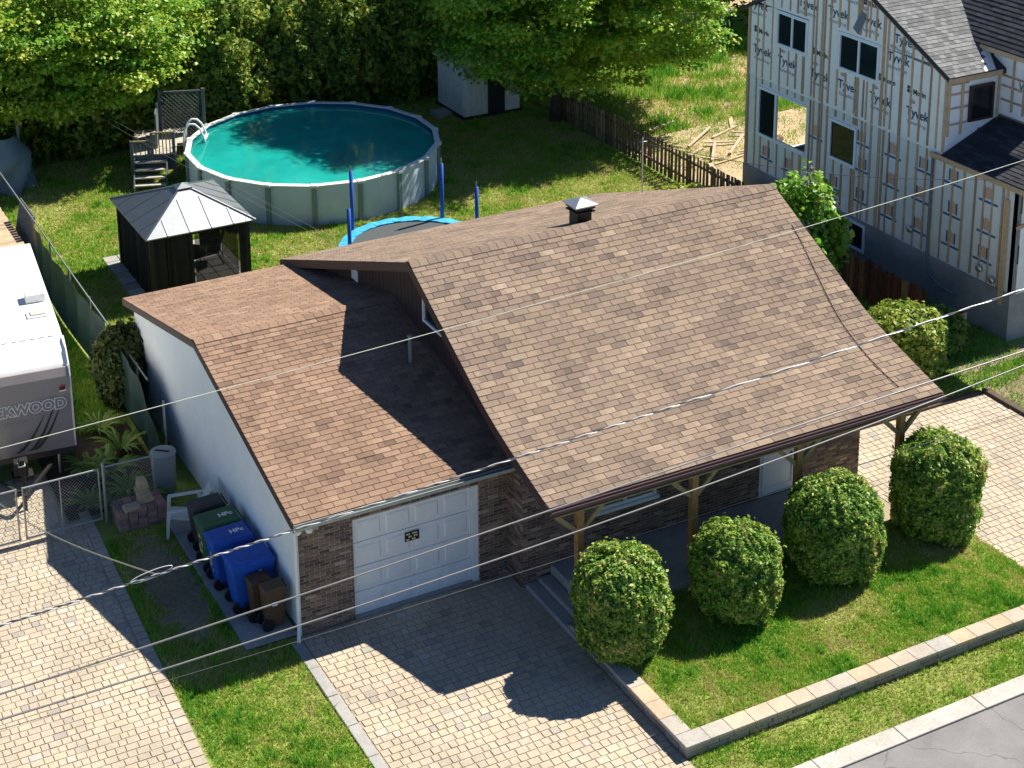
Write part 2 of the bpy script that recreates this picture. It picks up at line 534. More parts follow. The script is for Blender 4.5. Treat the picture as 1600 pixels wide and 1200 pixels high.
# retaining wall: rough face blocks in two courses and smooth caps
rw = thing('retaining_wall', 'low L-shaped block retaining wall with tan and grey caps around front lawn', 'wall', (4.6, -6, 0))
def block(name, x0, x1, y0, y1, z0, z1, t, m, e):
    j = lambda: rnd.uniform(-e, e)
    MB().hexa([(x0 + j(), y0 + j(), z0), (x1 + j(), y0 + j(), z0), (x1 + j(), y1 + j(), z0), (x0 + j(), y1 + j(), z0),
               (x0 + j(), y0 + j(), z1), (x1 + j(), y0 + j(), z1), (x1 + j(), y1 + j(), z1), (x0 + j(), y1 + j(), z1)], t).build(name, m, rw, bevel=0.01)
for c in range(2):
    x = 4.45
    while x < 13.6:
        w = rnd.uniform(.3, .46)
        block('wall_block', x + .005, x + w - .005, -6.12, -5.88, 0.005 + c * .1, .1 + c * .1, rnd.random(), m_wallblk, .008)
        x += w
    y = -5.86
    while y < -2.5:
        w = rnd.uniform(.3, .46)
        block('wall_block', 4.46, 4.72, y + .005, y + w - .005, 0.005 + c * .1, .1 + c * .1, rnd.random(), m_wallblk, .008)
        y += w
x = 4.42
while x < 13.5:
    w = rnd.choice((.42, .46, .5))
    block('cap_stone', x + .003, x + w - .003, -6.15, -5.82, .203, .27, rnd.random(), m_cap, .003)
    x += w
y = -5.815
while y < -2.6:
    w = rnd.choice((.36, .42, .46))
    block('cap_stone', 4.42, 4.75, y + .003, y + w - .003, .203, .27, rnd.random(), m_cap, .003)
    y += w

struct(MB().add([(-2.88, 5.95, 0.006), (-.6, 5.95, 0.006), (-.6, 9.6, 0.006), (-2.88, 9.6, 0.006)], [[0, 1, 2, 3]]), 'planting_bed', mat('bed_soil', (0.07, 0.05, 0.035), rough=1, var=0.4, vscale=12, bump=1, bscale=20))

struct(MB().add([(-2.3, .9, 0.006), (-1.6, .5, 0.006), (-1.2, 1.2, 0.006), (-1.15, 3.0, 0.006), (-1.2, 4.4, 0.006), (-1.7, 4.7, 0.006), (-2.2, 4.1, 0.006), (-2.35, 2.6, 0.006)], [[0, 1, 2, 3, 4, 5, 6, 7]]), 'bare_soil', mat('bare_soil', (0.23, 0.19, 0.12), rough=1, var=0.35, vscale=10, var2=.3, bump=1, bscale=25))

# ================================================================== THE HOUSE
house = thing('bungalow', 'brown shingled bungalow with brick front, flared porch roof and attached white garage', 'house', (4.4, 3, 0))
X0, X1 = 3.99, 13.29          # rakes of the main roof
WL, WR = 4.39, 12.68          # walls below it
YF = -0.638                   # front brick wall
GZ, GYR, GZR, GYB = 2.617, 5.076, 3.924, 10.602   # garage eave z, ridge y / z, back eave y

def profile(pts):
    pts = [Vector((0, p[0], p[1])) for p in pts]
    L = [0]
    for a, b in zip(pts, pts[1:]):
        L.append(L[-1] + (b - a).length)
    def at(s):
        s = min(max(s, 0), L[-1])
        for i in range(len(pts) - 1):
            if s <= L[i + 1] + 1e-9:
                t = (s - L[i]) / (L[i + 1] - L[i])
                d = (pts[i + 1] - pts[i]).normalized()
                # smooth the direction across knots
                return pts[i].lerp(pts[i + 1], t), d
    return at, L[-1]

def smooth_curve(p0, p1, knee, pe, n=10):
    """straight p0->knee then a flared curve to pe"""
    out = [p0, knee]
    d = Vector((knee[0] - p0[0], knee[1] - p0[1]))
    ctrl = (knee[0] + d.x * 0.22, knee[1] + d.y * 0.22)
    for k in range(1, n + 1):
        t = k / n
        out.append(((1 - t) ** 2 * knee[0] + 2 * t * (1 - t) * ctrl[0] + t * t * pe[0], (1 - t) ** 2 * knee[1] + 2 * t * (1 - t) * ctrl[1] + t * t * pe[1]))
    return out

FRONT = smooth_curve((3.43, 5.43), None, (0.35, 3.77), (-2.35, 2.82))
BACK = [(3.43, 5.43), (11.06, 2.60)]
GFRONT = [(GYR, GZR), (-0.353, GZ)]
GBACK = [(GYR, GZR), (GYB, 2.645)]

def shingle_items(prof, x0, x1, e, w, seed, curl=0.0, dark=0.0, clump=1.0):
    at, L = profile(prof)
    r = random.Random(seed)
    sgn = 1 if prof[-1][0] > prof[0][0] else -1
    n = int(round(L / e))
    e = L / n
    out = []
    for i in range(n):
        s1 = L - i * e
        s0 = s1 - e - 0.012
        (p1, d1), (p0, d0) = at(s1), at(max(s0, 0.0))
        nrm = Vector((0, -d1.z, d1.y)) if sgn > 0 else Vector((0, d1.z, -d1.y))
        x = x0 - (i % 2) * w / 2 - (i * 0.017) % 0.06
        while x < x1:
            a, b = max(x + 0.0065, x0), min(x + w - 0.0065, x1)
            x += w
            if b - a < 0.02:
                continue
            lift = 0.015 + r.random() * 0.004
            if r.random() < curl:
                lift += r.uniform(.005, .015)
            lo, hi = p1 + nrm * lift, p0 + nrm * 0.004
            lb, hb = p1 + nrm * (lift - 0.009), p0 - nrm * 0.003
            jl = r.uniform(-.003, .003)
            vs = [(a, lb.y, lb.z), (b, lb.y, lb.z), (b, hb.y, hb.z), (a, hb.y, hb.z),
                  (a, lo.y + jl, lo.z), (b, lo.y + jl, lo.z), (b, hi.y, hi.z), (a, hi.y, hi.z)]
            q = float(vnoise(np.array([(a + 30) * 1.9]), np.array([(s1 + 30) * 3.6]), seed)[0])
            t = 0.6 + r.gauss(0, .125) - clump * max(0, q - .5) * .75 - dark
            if r.random() < 0.09:
                t -= 0.2
            F = BOXF if sgn < 0 else [f[::-1] for f in BOXF]
            t = min(1, max(0, t))
            if r.random() < 0.3 and b - a > .2:      # blend line: one tab in two granule colours
                m_ = a + (b - a) * r.uniform(.3, .7)
                v1 = [(m_ if q[0] == b else q[0], q[1], q[2]) for q in vs]
                v2 = [(m_ if q[0] == a else q[0], q[1], q[2]) for q in vs]
                t2 = min(1, max(0, t + r.choice((-.3, .25))))
                out.append((v1 + v2, F + [[k + 8 for k in f] for f in F], [t] * 6 + [t2] * 6))
            else:
                out.append((vs, F, t))
    return out

def roof_slab(name, front, back, x0, x1, th, m, parent):
    top = list(reversed(front)) + back[1:]
    bot = [(p[0], p[1] - th) for p in reversed(top)]
    return MB().prism(top + bot, 'x', x0, x1).build(name, m, parent)

main_roof = roof_slab('main_roof', FRONT, BACK, X0 + .02, X1 - .02, 0.12, m_felt, house)
pieces(main_roof, 'shingle', 'front_shingle_field', shingle_items(FRONT, X0, X1, 0.145, 0.36, 11), m_shingle, 300)
pieces(main_roof, 'shingle', 'rear_shingle_field', shingle_items(BACK, X0, X1, 0.145, 0.36, 12, dark=.1), m_shingle, 0)
garage_roof = roof_slab('garage_roof', GFRONT, GBACK, -0.185, WL, 0.11, m_felt, house)
pieces(garage_roof, 'shingle', 'front_shingle_field', shingle_items(GFRONT, -0.2, WL, 0.145, 0.36, 13, curl=.012, clump=.55), m_gshingle, 300)
pieces(garage_roof, 'shingle', 'rear_shingle_field', shingle_items(GBACK, -0.2, WL, 0.145, 0.36, 14, clump=.4, dark=.02), m_gshingle, 0)

def ridge_caps(parent, y, z, x0, x1, sf, sb, m, seed, dark):
    r = random.Random(seed)
    x = x0
    w = 0.155
    while x < x1:
        b = min(x + 0.205, x1)
        h0, h1 = 0.022, 0.03
        vs = []
        for xx, h in ((x, h1), (b, h0)):
            vs += [(xx, y - w, z - w * sf + h), (xx, y, z + h + .006), (xx, y + w, z - w * sb + h), (xx, y + w, z - w * sb + h - .009), (xx, y, z + h - .004), (xx, y - w, z - w * sf + h - .009)]
        fs = [[0, 1, 2, 3, 4, 5][::-1], [6, 7, 8, 9, 10, 11]] + [[i, (i + 1) % 6, 6 + (i + 1) % 6, 6 + i] for i in range(6)]
        MB().add(vs, fs, min(1, max(0, r.gauss(.5 - dark, .13)))).build('ridge_cap', m, parent)
        x = b
ridge_caps(main_roof, 3.43, 5.43, X0, X1, .54, .371, m_shingle, 21, .05)
ridge_caps(garage_roof, GYR, GZR, -0.2, WL, .241, .231, m_gshingle, 22, -.12)

# fascia and rake boards
def strip(prof, off_top, h, x0, x1, name, m):
    top = [(p[0], p[1] - off_top) for p in prof]
    bot = [(p[0], p[1] - off_top - h) for p in reversed(prof)]
    return MB().prism(top + bot, 'x', x0, x1).build(name, m, house)
strip(FRONT, 0.005, 0.2, X0 - .012, X0 + .018, 'rake_board', m_trim)
strip(BACK, 0.005, 0.2, X0 - .012, X0 + .018, 'rake_board', m_trim)
strip(FRONT, 0.005, 0.2, X1 - .018, X1 + .012, 'rake_board', m_trim)
strip(BACK, 0.005, 0.2, X1 - .018, X1 + .012, 'rake_board', m_trim)
strip(GFRONT, 0.004, 0.15, -0.215, -0.187, 'rake_board', m_trim)
strip(GBACK, 0.004, 0.15, -0.215, -0.187, 'rake_board', m_trim)
MB().box(X0, X1, -2.375, -2.345, 2.62, 2.80).build('fascia', m_trim, house)
MB().box(X0, X1, 11.05, 11.08, 2.4, 2.58).build('fascia', m_trim, house)
MB().box(-.2, WL, 10.59, 10.62, 2.45, 2.62).build('fascia', m_trim, house)
m_gutter = mat('painted_gutter', (0.36, 0.38, 0.35), rough=0.5, var=0.15, vscale=10)
MB().prism([(-0.36, 2.61), (-0.36, 2.49), (-0.40, 2.48), (-0.465, 2.53), (-0.47, 2.60), (-0.455, 2.60), (-0.45, 2.535), (-0.40, 2.50), (-0.375, 2.51), (-0.375, 2.61)], 'x', -0.2, WL - .0).build('gutter', m_gutter, house)
MB().prism([(-2.38, 2.80), (-2.38, 2.71), (-2.42, 2.70), (-2.46, 2.73), (-2.465, 2.785), (-2.45, 2.785), (-2.445, 2.74), (-2.41, 2.715), (-2.395, 2.72), (-2.395, 2.80)], 'x', X0, X1).build('gutter', mat('plum_gutter', (0.11, 0.07, 0.075), rough=0.4), house)
MB().tube([(-0.1, -0.42, 2.5), (-0.1, -0.33, 2.4), (-0.07, -0.07, 2.25), (-0.07, -0.06, 0.3), (-0.09, -0.1, 0.16), (-0.16, -0.26, 0.08)], 0.037, 10).build('downspout', m_white, house, smooth=True)
MB().lathe([(.02, 2.28), (.06, 2.29), (.075, 2.33), (.07, 2.38), (.03, 2.41)], 0.16, -0.2, 14).build('floodlight', m_white, house, smooth=True)
MB().box(0.13, 0.19, -0.2, -0.02, 2.36, 2.4).build('light_bracket', m_white, house)

# garage side wall: lapped boards
wall_core = MB().prism([(0.05, 0), (10.3, 0), (10.3, 2.55), (GYR, GZR - .14), (0.05, 2.52)], 'x', 0.02, 0.16).build('garage_side_wall', m_siding, house)
z = 0.12
while z < GZR - .2:
    zt = z + 0.178
    def ylim(zz):
        a = 0.03 if zz < 2.5 else -0.353 + (zz + .14 - GZ) / .2407
        b = 10.3 if zz < 2.52 else GYR + (GZR - zz - .14) / .2315
        return max(a, 0.03), min(b, 10.3)
    a0, b0 = ylim(z)
    a1, b1 = ylim(zt)
    if b1 - a1 > 0.2:
        MB().hexa([(-0.004, a0, z), (.02, a0, z), (.02, b0, z), (-0.004, b0, z), (0.012, a1, zt), (.02, a1, zt), (.02, b1, zt), (0.012, b1, zt)]).build('siding_board', m_siding, wall_core)
    z += 0.18
MB().box(-0.014, 0.0, -0.016, 0.075, 0.02, 2.5).build('corner_board', m_siding, house)
MB().box(0.0, WL, 10.3, 10.4, 0, 2.45).build('garage_rear_wall', m_siding, house)

# brickwork: mortar core with every brick laid on it
def bricks(items, u0, u1, z0, z1, face, holes=(), seed=0):
    """face: function (u, z, depth) -> point; bricks 0.2 x 0.057 with 10 mm joints"""
    r = random.Random(seed)
    c = 0
    z = z0
    while z + 0.05 < z1:
        u = u0 - (c % 2) * 0.105
        while u < u1:
            segs = [(max(u, u0), min(u + .195, u1))]
            for h in holes:
                if h[2] < z + .03 < h[3]:
                    ns = []
                    for a, b in segs:
                        if b <= h[0] or a >= h[1]:
                            ns.append((a, b))
                        else:
                            if a < h[0]: ns.append((a, h[0]))
                            if b > h[1]: ns.append((h[1], b))
                    segs = ns
            for a, b in segs:
                if b - a > .03:
                    d = 0.006 + r.random() * .008
                    zt = min(z + .052, z1)
                    vs = [face(a, z, 0), face(b, z, 0), face(b, z, d), face(a, z, d), face(a, zt, 0), face(b, zt, 0), face(b, zt, d), face(a, zt, d)]
                    items.append((vs, BOXF, min(1, max(0, r.gauss(.42, .28)))))
            u += .21
        z += .067
        c += 1
    return items
gb = MB()
gb.box(0.0, 1.10, 0.0, 0.22, 0, 2.5).box(3.765, WL, 0.0, 0.22, 0, 2.5).box(1.10, 3.765, 0.0, 0.22, 2.13, 2.5)
gwall = gb.build('garage_front_wall', m_mortar, house)
it = []
bricks(it, 0.005, WL - .0, 0.02, 2.5, lambda u, z, d: (u, -d, z), [(1.1, 3.765, 0, 2.13)], 31)
pieces(gwall, 'brick', 'brickwork', it, m_brick, 300)
fb = MB()
DOOR, WIN = (10.03, 10.97, 0.4, 2.45), (6.0, 7.45, 1.25, 2.35)
wall_holes(fb, YF, WL, WR, 0, 3.2, [DOOR, WIN], axis='y', thick=.2)
fb.box(WL, WL + .2, YF + .2, 0.2, 0, 3.2).box(WR - .2, WR, YF + .2, 10.5, 0, 2.5).box(WL, WR, 10.4, 10.6, 0, 2.6)
fwall = fb.build('house_brick_wall', m_mortar, house)
it = []
bricks(it, WL, WR, 0.02, 3.15, lambda u, z, d: (u, YF - d, z), [DOOR, WIN], 32)
bricks(it, YF, 0.0, 0.02, 2.95, lambda u, z, d: (WL - d, u, z), (), 33)
pieces(fwall, 'brick', 'brickwork', it, m_brick, 300)

# dark board gable above the garage roof
at_f, Lf = profile(FRONT)
def roof_under(y):
    if y > 3.43:
        return 5.43 - (y - 3.43) * .3709 - .14
    pts = FRONT
    for a, b in zip(pts, pts[1:]):
        if b[0] <= y <= a[0]:
            t = (y - a[0]) / (b[0] - a[0])
            return a[1] + (b[1] - a[1]) * t - .14
    return 2.6
poly = [(YF + .01, 2.4), (10.5, 2.3), (10.5, roof_under(10.5))] + [(y, roof_under(y)) for y in np.linspace(10, -0.5, 22)] + [(YF + .01, roof_under(YF + .01))]
gable = MB().prism(poly, 'x', WL + .012, WL + .15).build('gable_wall', m_vsiding, house)
y = YF + .2
while y < 10.3:
    z0 = max(2.45, (GZ + (y + .353) * .2407 if y < GYR else GZR - (y - GYR) * .2315) - .05)
    z1 = roof_under(y + .09)
    if z1 - z0 > .1:
        MB().box(WL - .006 - rnd.random() * .004, WL + .011, y + .006, y + .184, z0, z1).build('gable_board', m_vsiding, gable)
    y += .19
MB().prism([(YF + .01, 2.4), (10.5, 2.3), (10.5, roof_under(10.5))] + [(y, roof_under(y)) for y in np.linspace(10, -0.5, 22)] + [(YF + .01, roof_under(YF + .01))], 'x', WR - .15, WR).build('gable_wall', m_vsiding, house)
m_glass = mat('dark_window_glass', (0.012, 0.02, 0.022), rough=0.06, spec=0.2)
def window(parent, axis, fixed, a0, a1, z0, z1, frame, out, mull=1, fw=0.06, m=None, sill=None):
    """frame, mullions and panes of a window; out = -1/+1 side it faces along the axis"""
    m = m or m_white
    o_ = lambda d: fixed + out * d
    def bx(mb, aa, ab, za, zb, d0, d1):
        lo, hi = sorted((o_(d0), o_(d1)))
        return mb.box(lo, hi, aa, ab, za, zb) if axis == 'x' else mb.box(aa, ab, lo, hi, za, zb)
    f = MB()
    for aa, ab, za, zb in ((a0, a1, z0, z0 + fw), (a0, a1, z1 - fw, z1), (a0, a0 + fw, z0 + fw, z1 - fw), (a1 - fw, a1, z0 + fw, z1 - fw)):
        bx(f, aa, ab, za, zb, -.03, .04)
    w = f.build('window', m, parent)
    edges = [a0 + fw + (a1 - a0 - 2 * fw) * k / (mull + 1) for k in range(mull + 2)]
    for e in edges[1:-1]:
        bx(MB(), e - .035, e + .035, z0 + fw, z1 - fw, -.02, .03).build('mullion', m, w)
    for p, q in zip(edges, edges[1:]):
        bx(MB(), p, q, z0 + fw, z1 - fw, -.02, -.006).build('pane', m_glass, w)
    if sill:
        bx(MB(), a0 - .05, a1 + .05, z0 - .07, z0 - .002, 0, .09).build('sill', m, w)
    return w
window(house, 'x', WL - .04, 2.62, 3.5, 4.02, 4.62, .05, -1, 0, .05)
window(house, 'y', YF, 6.0, 7.45, 1.25, 2.35, .06, -1, 1, .07, sill=True)
MB().box(WL - .03, WL - .005, 7.02, 7.38, 3.48, 3.76).build('gable_vent', m_white, house)

# porch: slab, steps, posts with braces and a beam
MB().box(5.0, 11.6, -2.4, YF - .02, 0.0, 0.4).build('porch_slab', m_conc, house, bevel=.02)
MB().box(4.44, 4.7, -2.55, YF - .01, 0.0, 0.12).build('porch_kerb', m_conc, house, bevel=.02)
MB().box(4.705, 4.995, -2.5, YF - .03, 0.0, 0.2).build('porch_step', m_conc, house, bevel=.04)
MB().box(X0 + .2, X1 - .25, -2.22, -2.08, 2.48, 2.66).build('porch_beam', m_brace, house)
for px in (4.75, 7.3, 9.8, 12.4):
    p = MB().box(px - .07, px + .07, -2.22, -2.08, 0.4 if 4.9 < px < 12 else 0.02, 2.478).build('post', m_post, house, bevel=.008)
    for s in (-1, 1):
        MB().bar((px + s * .07, -2.15, 2.06), (px + s * .5, -2.15, 2.47), .07, .09).build('brace', m_brace, p)
d = MB().box(DOOR[0], DOOR[1], YF - .01, YF + .03, .4, 2.45).build('front_door', m_white, house)
for a, b in ((10.1, 10.14), (10.86, 10.9)):
    MB().box(a, b, YF - .03, YF - .012, .45, 2.4).build('door_stile', m_white, d)
for za, zb in ((.45, .6), (1.25, 1.4), (2.3, 2.4)):
    MB().box(10.142, 10.858, YF - .028, YF - .012, za, zb).build('door_rail', m_white, d)
MB().tube([(10.82, YF - .03, 1.3), (10.82, YF - .08, 1.3), (10.74, YF - .08, 1.3)], .012, 6).build('handle', m_trim, d)

# sectional garage door with raised panels
gd = MB().box(1.10, 3.765, 0.1, 0.16, 0.0, 2.13).build('garage_door', m_white, house)
for k in range(4):
    za, zb = .015 + k * .53, .53 + k * .53
    sec = MB().box(1.11, 3.62, 0.075, 0.099, za, zb - .008).build('door_section', m_white, gd)
    for c in range(4):
        xa = 1.17 + c * .615
        pm = MB()
        x_, X_, z_, Z_ = xa + .03, xa + .53, za + .08, zb - .09
        pm.add([(x_, .0745, z_), (X_, .0745, z_), (X_, .0745, Z_), (x_, .0745, Z_), (x_ + .03, .058, z_ + .03), (X_ - .03, .058, z_ + .03), (X_ - .03, .058, Z_ - .03), (x_ + .03, .058, Z_ - .03)],
               [[0, 1, 5, 4], [1, 2, 6, 5], [2, 3, 7, 6], [3, 0, 4, 7], [4, 5, 6, 7]])
        pm.build('panel', m_white, gd)
MB().box(3.63, 3.762, 0.02, 0.098, 0.0, 2.128).build('door_jamb', m_white, house)
MB().box(1.104, 3.62, -0.02, 0.074, 0.0, 0.05).build('threshold', m_conc, house)
m_black = mat('black_paint', (0.02, 0.02, 0.02), rough=0.5)
sg = MB().box(2.2, 2.5, 0.04, 0.056, 1.32, 1.51).build('door_sign', m_black, house)
m_signw = mat('sign_lettering', (0.7, 0.62, 0.35), rough=0.5)
r9 = random.Random(4)
for row, zc in enumerate((1.475, 1.415, 1.355)):
    x = 2.225
    while x < 2.46:
        w = r9.uniform(.02, .05)
        if r9.random() < .8:
            MB().box(x, x + w * .8, .036, .0395, zc - .018, zc + .018).build('lettering', m_signw, sg)
        x += w

# roof furniture
vent = MB().box(8.39, 8.75, 3.98, 4.34, 4.95, 5.55).build('roof_ventilator', m_black, house)
m_galv = mat('galvanised', (0.55, 0.58, 0.58), rough=0.35, metal=0.85, var=0.1)
for zz in (5.46, 5.54):
    MB().prism([(8.33, 3.92), (8.81, 3.92), (8.81, 4.40), (8.33, 4.40)], 'z', zz, zz + .03).build('louvre', m_black, vent)
MB().add([(8.28, 3.87, 5.64), (8.86, 3.87, 5.64), (8.86, 4.45, 5.64), (8.28, 4.45, 5.64), (8.57, 4.16, 5.75), (8.28, 3.87, 5.61), (8.86, 3.87, 5.61), (8.86, 4.45, 5.61), (8.28, 4.45, 5.61)],
         [[0, 1, 4], [1, 2, 4], [2, 3, 4], [3, 0, 4], [5, 8, 7, 6], [0, 5, 6, 1], [1, 6, 7, 2], [2, 7, 8, 3], [3, 8, 5, 0]]).build('vent_cap', m_galv, vent)
MB().lathe([(.045, 3.2), (.045, 3.98), (.055, 3.99), (.055, 4.03), (.03, 4.03)], 3.78, 3.0, 12).build('plumbing_vent', m_found, house, smooth=True)
ant = MB().tube([(13.0, 8.4, 3.4), (13.0, 8.4, 5.1)], .02, 8).build('antenna_mast', m_galv, house)
MB().tube([(12.9, 8.4, 5.0), (13.12, 8.4, 4.98)], .012, 6).build('antenna_bracket', m_galv, ant)
MB().tube([(13.02, 8.38, 4.65), (13.2, 8.3, 4.55)], .01, 6).build('antenna_bracket', mat('rust', (.3, .11, .05)), ant)
# cable shadow modelled as dark tube on front slope near the right rake
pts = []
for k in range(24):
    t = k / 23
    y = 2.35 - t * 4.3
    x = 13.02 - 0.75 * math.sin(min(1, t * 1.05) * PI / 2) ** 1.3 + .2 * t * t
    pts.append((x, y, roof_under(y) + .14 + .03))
MB().tube(pts, .009, 6).build('cable_shadow', m_trim, house)

# ================================================================== BACKYARD
# ---- above-ground pool
PCX, PCY, PR = 9.50, 22.45, 4.13
pool = thing('swimming_pool', 'large round above-ground pool with turquoise water, pale wall panels and white rim', 'pool', (PCX, PCY, 0))
m_pwall = mat('pool_wall', (0.56, 0.66, 0.78), rough=0.45, var=0.06, vscale=3, var2=0.08)
m_pup = mat('pool_upright', (0.20, 0.27, 0.29), rough=0.45)
m_rim = mat('pool_rim', (0.66, 0.68, 0.68), rough=0.4, var=0.06)
m_liner = mat('pool_liner', (0.02, 0.085, 0.26), rough=0.35)
m_water = mat('pool_water', (0.010, 0.31, 0.28), rough=0.06, spec=0.4, var=.08, vscale=2.5, var2=0.3, v2scale=0.3, bump=0.12, bscale=4)
wb = m_water.node_tree.nodes['Principled BSDF']
wb.inputs['Subsurface Weight'].default_value = 1.0
wb.inputs['Subsurface Radius'].default_value = (0.12, 0.8, 0.9)
wb.inputs['Subsurface Scale'].default_value = 1.6
NP = 18
pa = lambda k: 2 * PI * (k + .4) / NP
pp = lambda a, r: (PCX + r * math.cos(a), PCY + r * math.sin(a))
for k in range(NP):
    a, b = pa(k), pa(k + 1)
    mb, ml, mr = MB(), MB(), MB()
    for j in range(4):
        t0, t1 = a + (b - a) * j / 4, a + (b - a) * (j + 1) / 4
        (x0, y0), (x1, y1) = pp(t0, PR - .06), pp(t1, PR - .06)
        (u0, v0), (u1, v1) = pp(t0, PR - .1), pp(t1, PR - .1)
        mb.hexa([(x0, y0, 0), (x1, y1, 0), (u1, v1, 0), (u0, v0, 0), (x0, y0, 1.27), (x1, y1, 1.27), (u1, v1, 1.27), (u0, v0, 1.27)])
        (x0, y0), (x1, y1) = pp(t0, PR - .102), pp(t1, PR - .102)
        (u0, v0), (u1, v1) = pp(t0, PR - .11), pp(t1, PR - .11)
        ml.hexa([(x0, y0, .7), (x1, y1, .7), (u1, v1, .7), (u0, v0, .7), (x0, y0, 1.26), (x1, y1, 1.26), (u1, v1, 1.26), (u0, v0, 1.26)])
    mb.build('wall_panel', m_pwall, pool)
    ml.build('liner_panel', m_liner, pool)
    (x0, y0), (x1, y1), (u0, v0), (u1, v1) = pp(a, PR + .05), pp(b, PR + .05), pp(a, PR - .13), pp(b, PR - .13)
    mr.hexa([(x0, y0, 1.272), (x1, y1, 1.272), (u1, v1, 1.272), (u0, v0, 1.272), (x0, y0, 1.30), (x1, y1, 1.30), (u1, v1, 1.315), (u0, v0, 1.315)])
    mr.build('top_rail', m_rim, pool)
    ca, sa = math.cos(a), math.sin(a)
    um, cm = MB(), MB()
    def rad(r, t, z):
        return (PCX + r * ca - t * sa, PCY + r * sa + t * ca, z)
    um.hexa([rad(PR + .03, -.075, 0), rad(PR + .03, .075, 0), rad(PR - .058, .075, 0), rad(PR - .058, -.075, 0), rad(PR + .03, -.075, 1.265), rad(PR + .03, .075, 1.265), rad(PR - .058, .075, 1.265), rad(PR - .058, -.075, 1.265)])
    um.build('upright', m_pup, pool, bevel=.012)
    cm.hexa([rad(PR + .075, -.11, 1.24), rad(PR + .075, .11, 1.24), rad(PR - .15, .11, 1.275), rad(PR - .15, -.11, 1.275), rad(PR + .07, -.1, 1.325), rad(PR + .07, .1, 1.325), rad(PR - .14, .1, 1.335), rad(PR - .14, -.1, 1.335)])
    cm.build('rail_cap', m_rim, pool, bevel=.015)
MB().add([pp(2 * PI * k / 72, PR - .11) + (1.17,) for k in range(72)], [list(range(72))]).build('water', m_water, pool)

# ---- pool ladder hooked over the rim
lad = thing('pool_ladder', 'white tubular ladder curving over the rim at the left of the pool', 'ladder', (6.25, 24.6, .9))
for s in (0, .5):
    q = lambda f, z: (5.95 + f * .85 + s * .45, 24.45 - f * .1 + s * .95, z)
    pts = [q(-.2, 1.0), q(-.2, 1.5), q(-.12, 1.75), q(.05, 1.87), q(.25, 1.84), q(.42, 1.68), q(.55, 1.4), q(.66, 1.0)]
    MB().tube(pts, .032, 10).build('ladder_rail', m_white, lad, smooth=True)
for zz in (1.05, 1.28):
    MB().bar((6.42 + .05, 24.42, zz), (6.42 + .28, 24.88, zz), .1, .03).build('rung', m_white, lad)

# ---- raised deck with stairs, railing and lattice
m_dgrey = mat('grey_stained_wood', (0.10, 0.115, 0.125), rough=0.8, var=0.2, vscale=8)
m_ddeck = mat('worn_deck_board', (0.42, 0.39, 0.33), rough=0.85, var=0.25, vscale=8)
DM = Matrix.Translation((4.05, 24.8, 0)) @ Matrix.Rotation(math.radians(-20), 4, 'Z') @ Matrix.Translation((-3.95, -24.55, 0))
deck = thing('pool_deck', 'dark grey raised deck with stairs and slat railing left of the pool', 'deck', (5.1, 25.3, 0))
MB(DM).box(3.95, 5.4, 24.55, 24.6, .45, .99).build('skirt', m_dgrey, deck)
MB(DM).box(3.95, 4.0, 24.6, 27.0, .45, .99).build('skirt', m_dgrey, deck)
for k in range(18):
    MB(DM).box(3.95, 5.42 if k < 7 else 5.6, 24.55 + k * .14, 24.68 + k * .14, .99, 1.02).build('deck_board', m_ddeck, deck)
for x_, y_ in ((4.02, 24.64), (5.36, 24.64), (4.02, 26.9), (5.36, 26.9)):
    MB(DM).box(x_ - .05, x_ + .05, y_ - .05, y_ + .05, 0, .44).build('leg', m_dgrey, deck)
for k in range(4):
    MB(DM).box(4.1, 5.1, 24.33 - k * .2, 24.55 - k * .2 + .02, .78 - k * .19, .82 - k * .19).build('stair_tread', m_ddeck, deck)
for x_ in (4.06, 5.1):
    MB(DM).hexa([(x_, 23.62, .02), (x_ + .04, 23.62, .02), (x_ + .04, 24.54, .6), (x_, 24.54, .6), (x_, 23.62, .22), (x_ + .04, 23.62, .22), (x_ + .04, 24.54, .97), (x_, 24.54, .97)]).build('stringer', m_dgrey, deck)
for x_ in (4.0, 4.55, 4.66, 5.36):
    MB(DM).box(x_ - .05, x_ + .05, 24.5, 24.6, .7, 1.75 if x_ > 4.6 else 1.5).build('rail_post', m_dgrey, deck)
MB(DM).box(4.66, 5.36, 24.52, 24.57, 1.72, 1.77).build('top_rail', m_brace, deck)
for k in range(5):
    MB(DM).box(4.76 + k * .115, 4.795 + k * .115, 24.53, 24.56, 1.02, 1.718).build('baluster', m_brace, deck)
MB(DM).box(4.0, 4.55, 24.52, 24.57, 1.45, 1.5).build('top_rail', m_brace, deck)
for k in range(3):
    MB(DM).box(4.12 + k * .15, 4.15 + k * .15, 24.53, 24.56, 1.02, 1.448).build('baluster', m_dgrey, deck)
LM = Matrix.Translation((5.6, 26.4, 0)) @ Matrix.Rotation(math.radians(-20), 4, 'Z') @ Matrix.Translation((-5.75, -27.1, 0))
lat = thing('lattice_screen', 'dark lattice privacy screen behind the pool deck', 'screen', (6.4, 27.1, 0))
for x_ in (5.75, 7.2):
    MB(LM).box(x_ - .05, x_ + .05, 27.05, 27.15, 0, 2.55).build('screen_post', m_dgrey, lat)
MB(LM).box(5.8, 7.15, 27.07, 27.12, 2.44, 2.5).build('screen_rail', m_dgrey, lat)
MB(LM).box(5.8, 7.15, 27.07, 27.12, .5, .56).build('screen_rail', m_dgrey, lat)
